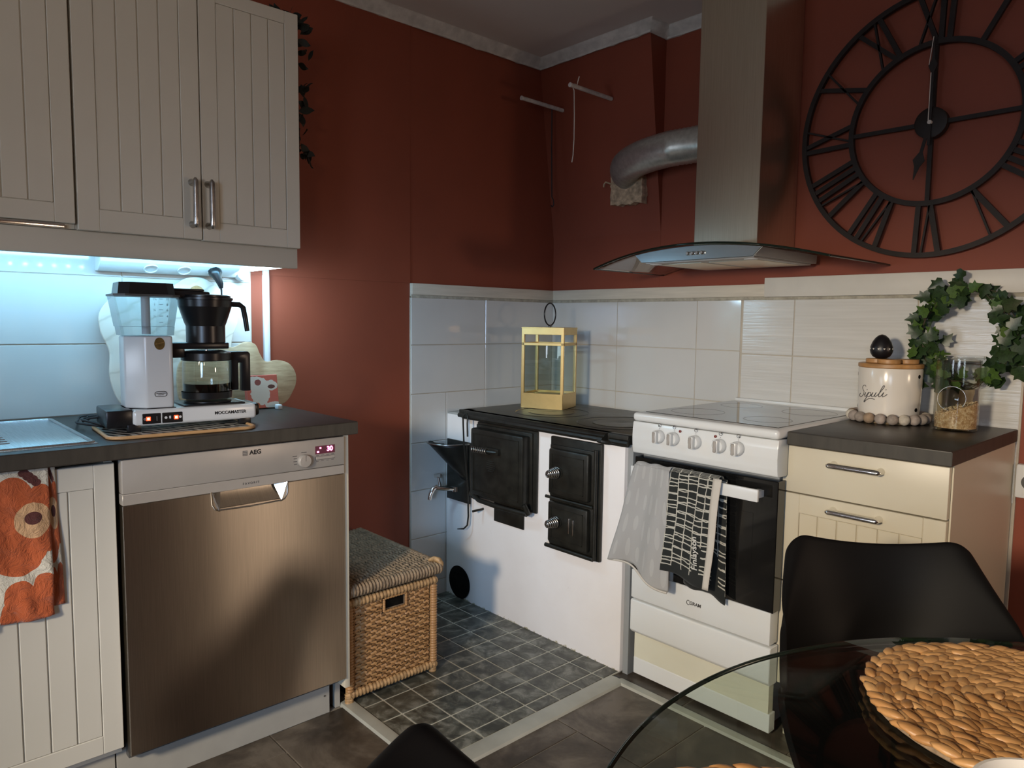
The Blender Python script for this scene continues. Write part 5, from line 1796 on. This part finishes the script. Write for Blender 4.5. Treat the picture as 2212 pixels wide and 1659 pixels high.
# ================================================================== WALL CLOCK
CX, CY, CZ = 1.672, -.030, 1.843
ck = thing('wall_clock', 'large dark openwork metal wall clock with roman numerals on the red wall', 'clock', (CX, 0, CZ))
def ring(r0, r1, y0, y1):
    return MB().lathe([(r0, y0), (r1, y0), (r1, y1), (r0, y1), (r0, y0)], (CX, 0, CZ), 96, 'y', cap=False)
ring(.400, .416, -.036, -.020).build('outer_ring', 'clock', ck)
ring(.238, .254, -.036, -.020).build('inner_ring', 'clock', ck)
MB().lathe([(.0, -.046), (.040, -.046), (.047, -.043), (.047, -.016), (.0, -.016)], (CX, 0, CZ), 40, 'y', cap=False).build('hub', 'clock', ck)
def bar(mb, p, q, w):
    p, q = Vector(p), Vector(q)
    d = (q - p).normalized()
    s = Vector((-d.y, d.x)) * (w / 2)
    mb.prism([(CX + v.x, CZ + v.y) for v in (p + s, p - s, q - s, q + s)], 'y', -.034, -.022)
for k in range(4):
    a = k * PI / 2
    d = Vector((math.cos(a), math.sin(a)))
    mb = MB()
    bar(mb, d * .040, d * .242, .013)
    mb.build('spoke', 'clock', ck, smooth=0)
NUM = ['XII', 'I', 'II', 'III', 'IIII', 'V', 'VI', 'VII', 'VIII', 'IX', 'X', 'XI']
for h, s in enumerate(NUM):
    a = PI / 2 - h * PI / 6
    rad_ = Vector((math.cos(a), math.sin(a)))
    rt = Vector((rad_.y, -rad_.x))     # to the right when read from the hub
    wd = {'I': .030, 'V': .060, 'X': .060}
    tot = sum(wd[c] for c in s)
    x = -tot / 2
    mb = MB()
    r0, r1 = .250, .404
    for c in s:
        m_ = x + wd[c] / 2
        if c == 'I':
            bar(mb, rad_ * r0 + rt * m_ * .8, rad_ * r1 + rt * m_, .015)
        elif c == 'V':
            bar(mb, rad_ * r0 + rt * (m_ * .8 + .002), rad_ * r1 + rt * (m_ - .025), .016)
            bar(mb, rad_ * r0 + rt * (m_ * .8 + .004), rad_ * r1 + rt * (m_ + .025), .006)
        else:
            bar(mb, rad_ * r0 + rt * (m_ * .8 + .024), rad_ * r1 + rt * (m_ - .028), .014)
            bar(mb, rad_ * r0 + rt * (m_ * .8 - .024), rad_ * r1 + rt * (m_ + .028), .006)
        x += wd[c]
    mb.build('numeral', 'clock', ck, smooth=0)
# hands
mh = MB()
hp = [(-.004, -.07), (.004, -.07), (.005, .0), (.0045, .15), (.013, .172), (.0045, .190), (.001, .262), (-.001, .262), (-.0045, .190), (-.013, .172), (-.0045, .15), (-.005, .0)]
mh.prism([(CX + x, CZ + z) for x, z in hp], 'y', -.052, -.0495)
mh = mh.build('minute_hand', 'clock', ck, smooth=0)
mb = MB().tube([(CX - .004, -.0525, CZ + .005), (CX - .004, -.0525, CZ + .15)], .0013, 6).tube([(CX - .011, -.0525, CZ + .175), (CX - .002, -.0525, CZ + .258)], .0011, 6)
mb.build('painted_glint', 'hand', mh)  # pale lines painted on as the highlight along the hand
hh = MB()
an = math.radians(13)
hp = [(-.005, .02), (.005, .02), (.005, -.09), (.018, -.115), (.008, -.135), (.001, -.175), (-.001, -.175), (-.008, -.135), (-.018, -.115), (-.005, -.09)]
hh.prism([(CX + x * math.cos(an) + z * math.sin(an), CZ - x * math.sin(an) + z * math.cos(an)) for x, z in hp], 'y', -.0485, -.0465)
hh.build('hour_hand', 'clock', ck, smooth=0)
MB().lathe([(.0, -.056), (.006, -.055), (.007, -.050), (.007, -.046)], (CX, 0, CZ), 16, 'y', cap=False).build('axle_cap', 'hand', ck)
MB().box(CX - .02, CX + .02, -.024, -.001, CZ + .385, CZ + .405, .002).build('wall_hook', 'clock', ck)

# ================================================================== DARK GARLAND ON THE WALL CABINET
gl = thing('leaf_garland', 'dark dried leaf garland trailing down from top right of the wall cabinet', 'garland', (.20, -1.49, 2.13))
rg = random.Random(5)
path = [Vector((.30, -1.56, 2.140)), Vector((.31, -1.515, 2.140)), Vector((.315, -1.490, 2.115)), Vector((.30, -1.478, 2.0)), Vector((.28, -1.470, 1.90)), Vector((.27, -1.462, 1.80)), Vector((.26, -1.460, 1.72))]
MB().tube(path, .0022, 6).build('twig', 'darkleaf', gl, smooth=60)
b = bmesh.new()
c0 = b.verts.new((0, -.5, 0)); pr = []
for k in range(1, 6):
    y = -.5 + k / 6
    w = .26 * math.sin(PI * k / 6)
    pr.append((b.verts.new((-w, y, .05)), b.verts.new((w, y, .05))))
c1_ = b.verts.new((0, .5, -.05))
b.faces.new((c0, pr[0][1], pr[0][0]))
for p, q in zip(pr, pr[1:]):
    b.faces.new((p[0], p[1], q[1], q[0]))
b.faces.new((pr[-1][0], pr[-1][1], c1_))
dl = bpy.data.meshes.new('dark_leaf')
b.to_mesh(dl); b.free()
dl.materials.append(MT['darkleaf'])
gb = Vector(gl.location)
for k in range(64):
    f = rg.random() * (len(path) - 1.001)
    i = int(f)
    p = path[i].lerp(path[i + 1], f - i) + Vector((rg.uniform(-.05, .04), rg.uniform(-.012, .035), rg.uniform(-.02, .02)))
    if p.y < -1.50 and p.z < 2.13:
        p.y = -1.496
    s = rg.uniform(.035, .055)
    piece('leaf', dl, gl, p - gb, (rg.uniform(0, 6), rg.uniform(0, 6), rg.uniform(0, 6)), (s, s, s))

# ================================================================== TABLE AND CHAIRS
TX, TY, TZ = 2.593, -1.780, .740
tb = thing('glass_table', 'round clear glass dining table with dark edge in the right foreground', 'table', (TX, TY, 0))
MB().lathe([(.0, TZ - .010), (.5945, TZ - .010), (.5955, TZ - .009), (.5955, TZ - .001), (.5945, TZ), (.0, TZ)], (TX, TY, 0), 128, cap=False).build('glass_top', 'table_glass', tb)
MB().tube([(TX + .5960 * math.cos(a), TY + .5960 * math.sin(a), TZ - .005) for a in [2 * PI * k / 160 for k in range(160)]], .0030, 8, closed=True).build('glass_edge', 'glass_edge', tb, smooth=60)
MB().lathe([(.0, .0), (.22, .0), (.225, .008), (.05, .03), (.035, .06), (.035, .70), (.09, .727), (.10, .7295), (.0, .7295)], (TX + .12, TY + .02, 0), 40, cap=False).build('pedestal', 'chrome', tb)


# woven water hyacinth mats
def ell_mesh():
    b = bmesh.new()
    bmesh.ops.create_uvsphere(b, u_segments=8, v_segments=5, radius=1)
    me = bpy.data.meshes.new('strand')
    for v in b.verts:
        k = 1 - .25 * v.co.x ** 2
        v.co = Vector((v.co.x * .0185, v.co.y * .0080 * k, v.co.z * .0050 * k))
    b.to_mesh(me); b.free()
    me.polygons.foreach_set('use_smooth', [True] * len(me.polygons))
    me.materials.append(MT['hyacinth'])
    return me
STR = ell_mesh()


def mat_(label, cx, cy, R, facing):
    r = thing('placemat', label, 'placemat', (cx, cy, TZ), 0, 'round woven placemats')
    MB().lathe([(.0, TZ + .0006), (R - .012, TZ + .0006), (R - .008, TZ + .004), (R - .012, TZ + .008), (.0, TZ + .008)], (cx, cy, 0), 56, cap=False).build('backing', 'rope', r)
    cand = []
    rr = .010
    k = 0
    while rr < R - .006:
        n = max(5, int(2 * PI * rr / .0205))
        for i in range(n):
            a = 2 * PI * (i + .5 * (k % 2)) / n + random.uniform(-.03, .03)
            cand.append((rr * math.cos(a), rr * math.sin(a), a + PI / 2 + (.36 if k % 2 else -.36) + random.uniform(-.16, .16), k))
        rr += .0098
        k += 1
    cv = Vector((2.4985 - cx, -2.5631 - cy))
    cand.sort(key=lambda c: -facing * (c[0] * cv.x + c[1] * cv.y))
    rest = MB()
    for i, (x, y, rot, kk) in enumerate(cand):
        z = .0095 + random.uniform(-.0012, .0022)
        s = random.uniform(.9, 1.2)
        tilt = random.uniform(-.14, .14)
        if i < 296:
            piece('strand', STR, r, (x, y, z), (tilt, random.uniform(-.2, .2), rot), (s, s * random.uniform(.85, 1.1), 1))
        else:
            b = bmesh.new()
            b.from_mesh(STR)
            rest.merge(b, Matrix.Translation((x, y, z)) @ Matrix.Rotation(rot, 4, 'Z') @ Matrix.Diagonal((s, s, 1, 1)))
    if len(cand) > 296:
        o = rest.build('inner_strands', 'hyacinth', r, local=True, smooth=80)
        o['kind'] = 'stuff'
    else:
        rest.bm.free()
    return r


mat_('large round woven placemat lying on the glass table at right', 2.316, -1.538, .190, 1)
mat_('round woven placemat of which only the rim shows at bottom edge', 2.262, -2.022, .176, -1)
# white bowl of which only the rim shows at the bottom edge
bw = MB().lathe([(.0, .0), (.030, .0), (.034, .004), (.055, .028), (.066, .052), (.063, .052), (.052, .030), (.030, .008), (.0, .006)], (2.385, -1.800, TZ + .001), 48, cap=False).build('bowl', 'ceramic', None, (2.385, -1.80, TZ))
tag(bw, 'white bowl rim showing at bottom edge in front of the large placemat', 'bowl')


def chair(label, x, y, rz):
    r = thing('shell_chair', label, 'chair', (x, y, 0), rz, 'black shell chairs at the glass table')
    prof = [(-.235, .425), (-.215, .450), (-.15, .452), (-.02, .440), (.10, .440), (.165, .462), (.205, .515), (.228, .590), (.246, .645), (.264, .718), (.280, .785)]
    wid = [.190, .205, .213, .215, .215, .217, .222, .219, .207, .189, .169]
    fwd = [0, 0, .0, .0, .04, .10, .175, .175, .136, .085, .033]
    ris = [.0, .005, .020, .050, .085, .095, .065, .030, .01, .0, .0]
    def lerp(A, t_):
        t_ = min(max(t_, 0), 1) * (len(A) - 1)
        i = min(int(t_), len(A) - 2)
        f = t_ - i
        p0, p1, p2, p3 = A[max(i - 1, 0)], A[i], A[i + 1], A[min(i + 2, len(A) - 1)]
        return .5 * (2 * p1 + (p2 - p0) * f + (2 * p0 - 5 * p1 + 4 * p2 - p3) * f ** 2 + (3 * p1 - p0 - 3 * p2 + p3) * f ** 3)
    PY = [p[0] for p in prof]
    PZ = [p[1] for p in prof]
    def fn(u, v):
        s = math.sin(PI / 2 * (2 * u - 1))
        w = lerp(wid, v)
        e = abs(s) ** 2.2
        yy = lerp(PY, v) - lerp(fwd, v) * e
        zz = lerp(PZ, v) + lerp(ris, v) * e
        k = max(0, (v - .80) / .20)
        q_ = min(1, max(0, (abs(s) - .78) / .22))
        zz += k * (-.026 * (1 - s * s) + .012 - .050 * (1 - math.sqrt(1 - q_ * q_)))
        k2 = max(0, (.12 - v) / .12)
        yy += k2 * .06 * abs(s) ** 4
        return Vector((w * s, yy, zz))
    mb = MB().grid(fn, 36, 48)
    o = mb.build('shell', 'black_shell', r, local=True, smooth=180)
    md = o.modifiers.new('thickness', 'SOLIDIFY'); md.thickness = .014; md.offset = 0
    md = o.modifiers.new('soft', 'SUBSURF'); md.levels = 1; md.render_levels = 1
    MB().box(-.07, .07, -.10, .10, .405, .436, .01).build('seat_mount', 'black_plastic', r, local=True)
    for sx in (-1, 1):
        for sy in (-1, 1):
            MB().tube([(sx * .07, sy * .07, .425), (sx * .14, sy * .14, .21), (sx * .21, sy * .21, .002)], [.020, .016, .011], 12).build('leg', 'chairwood', r, local=True)
    return r


chair('black moulded shell chair between the glass table and drawer cabinet', 2.125, -1.275, math.radians(40))
chair('black shell chair whose backrest tip rises at bottom edge near the hearth', 2.195, -2.14, math.radians(121))
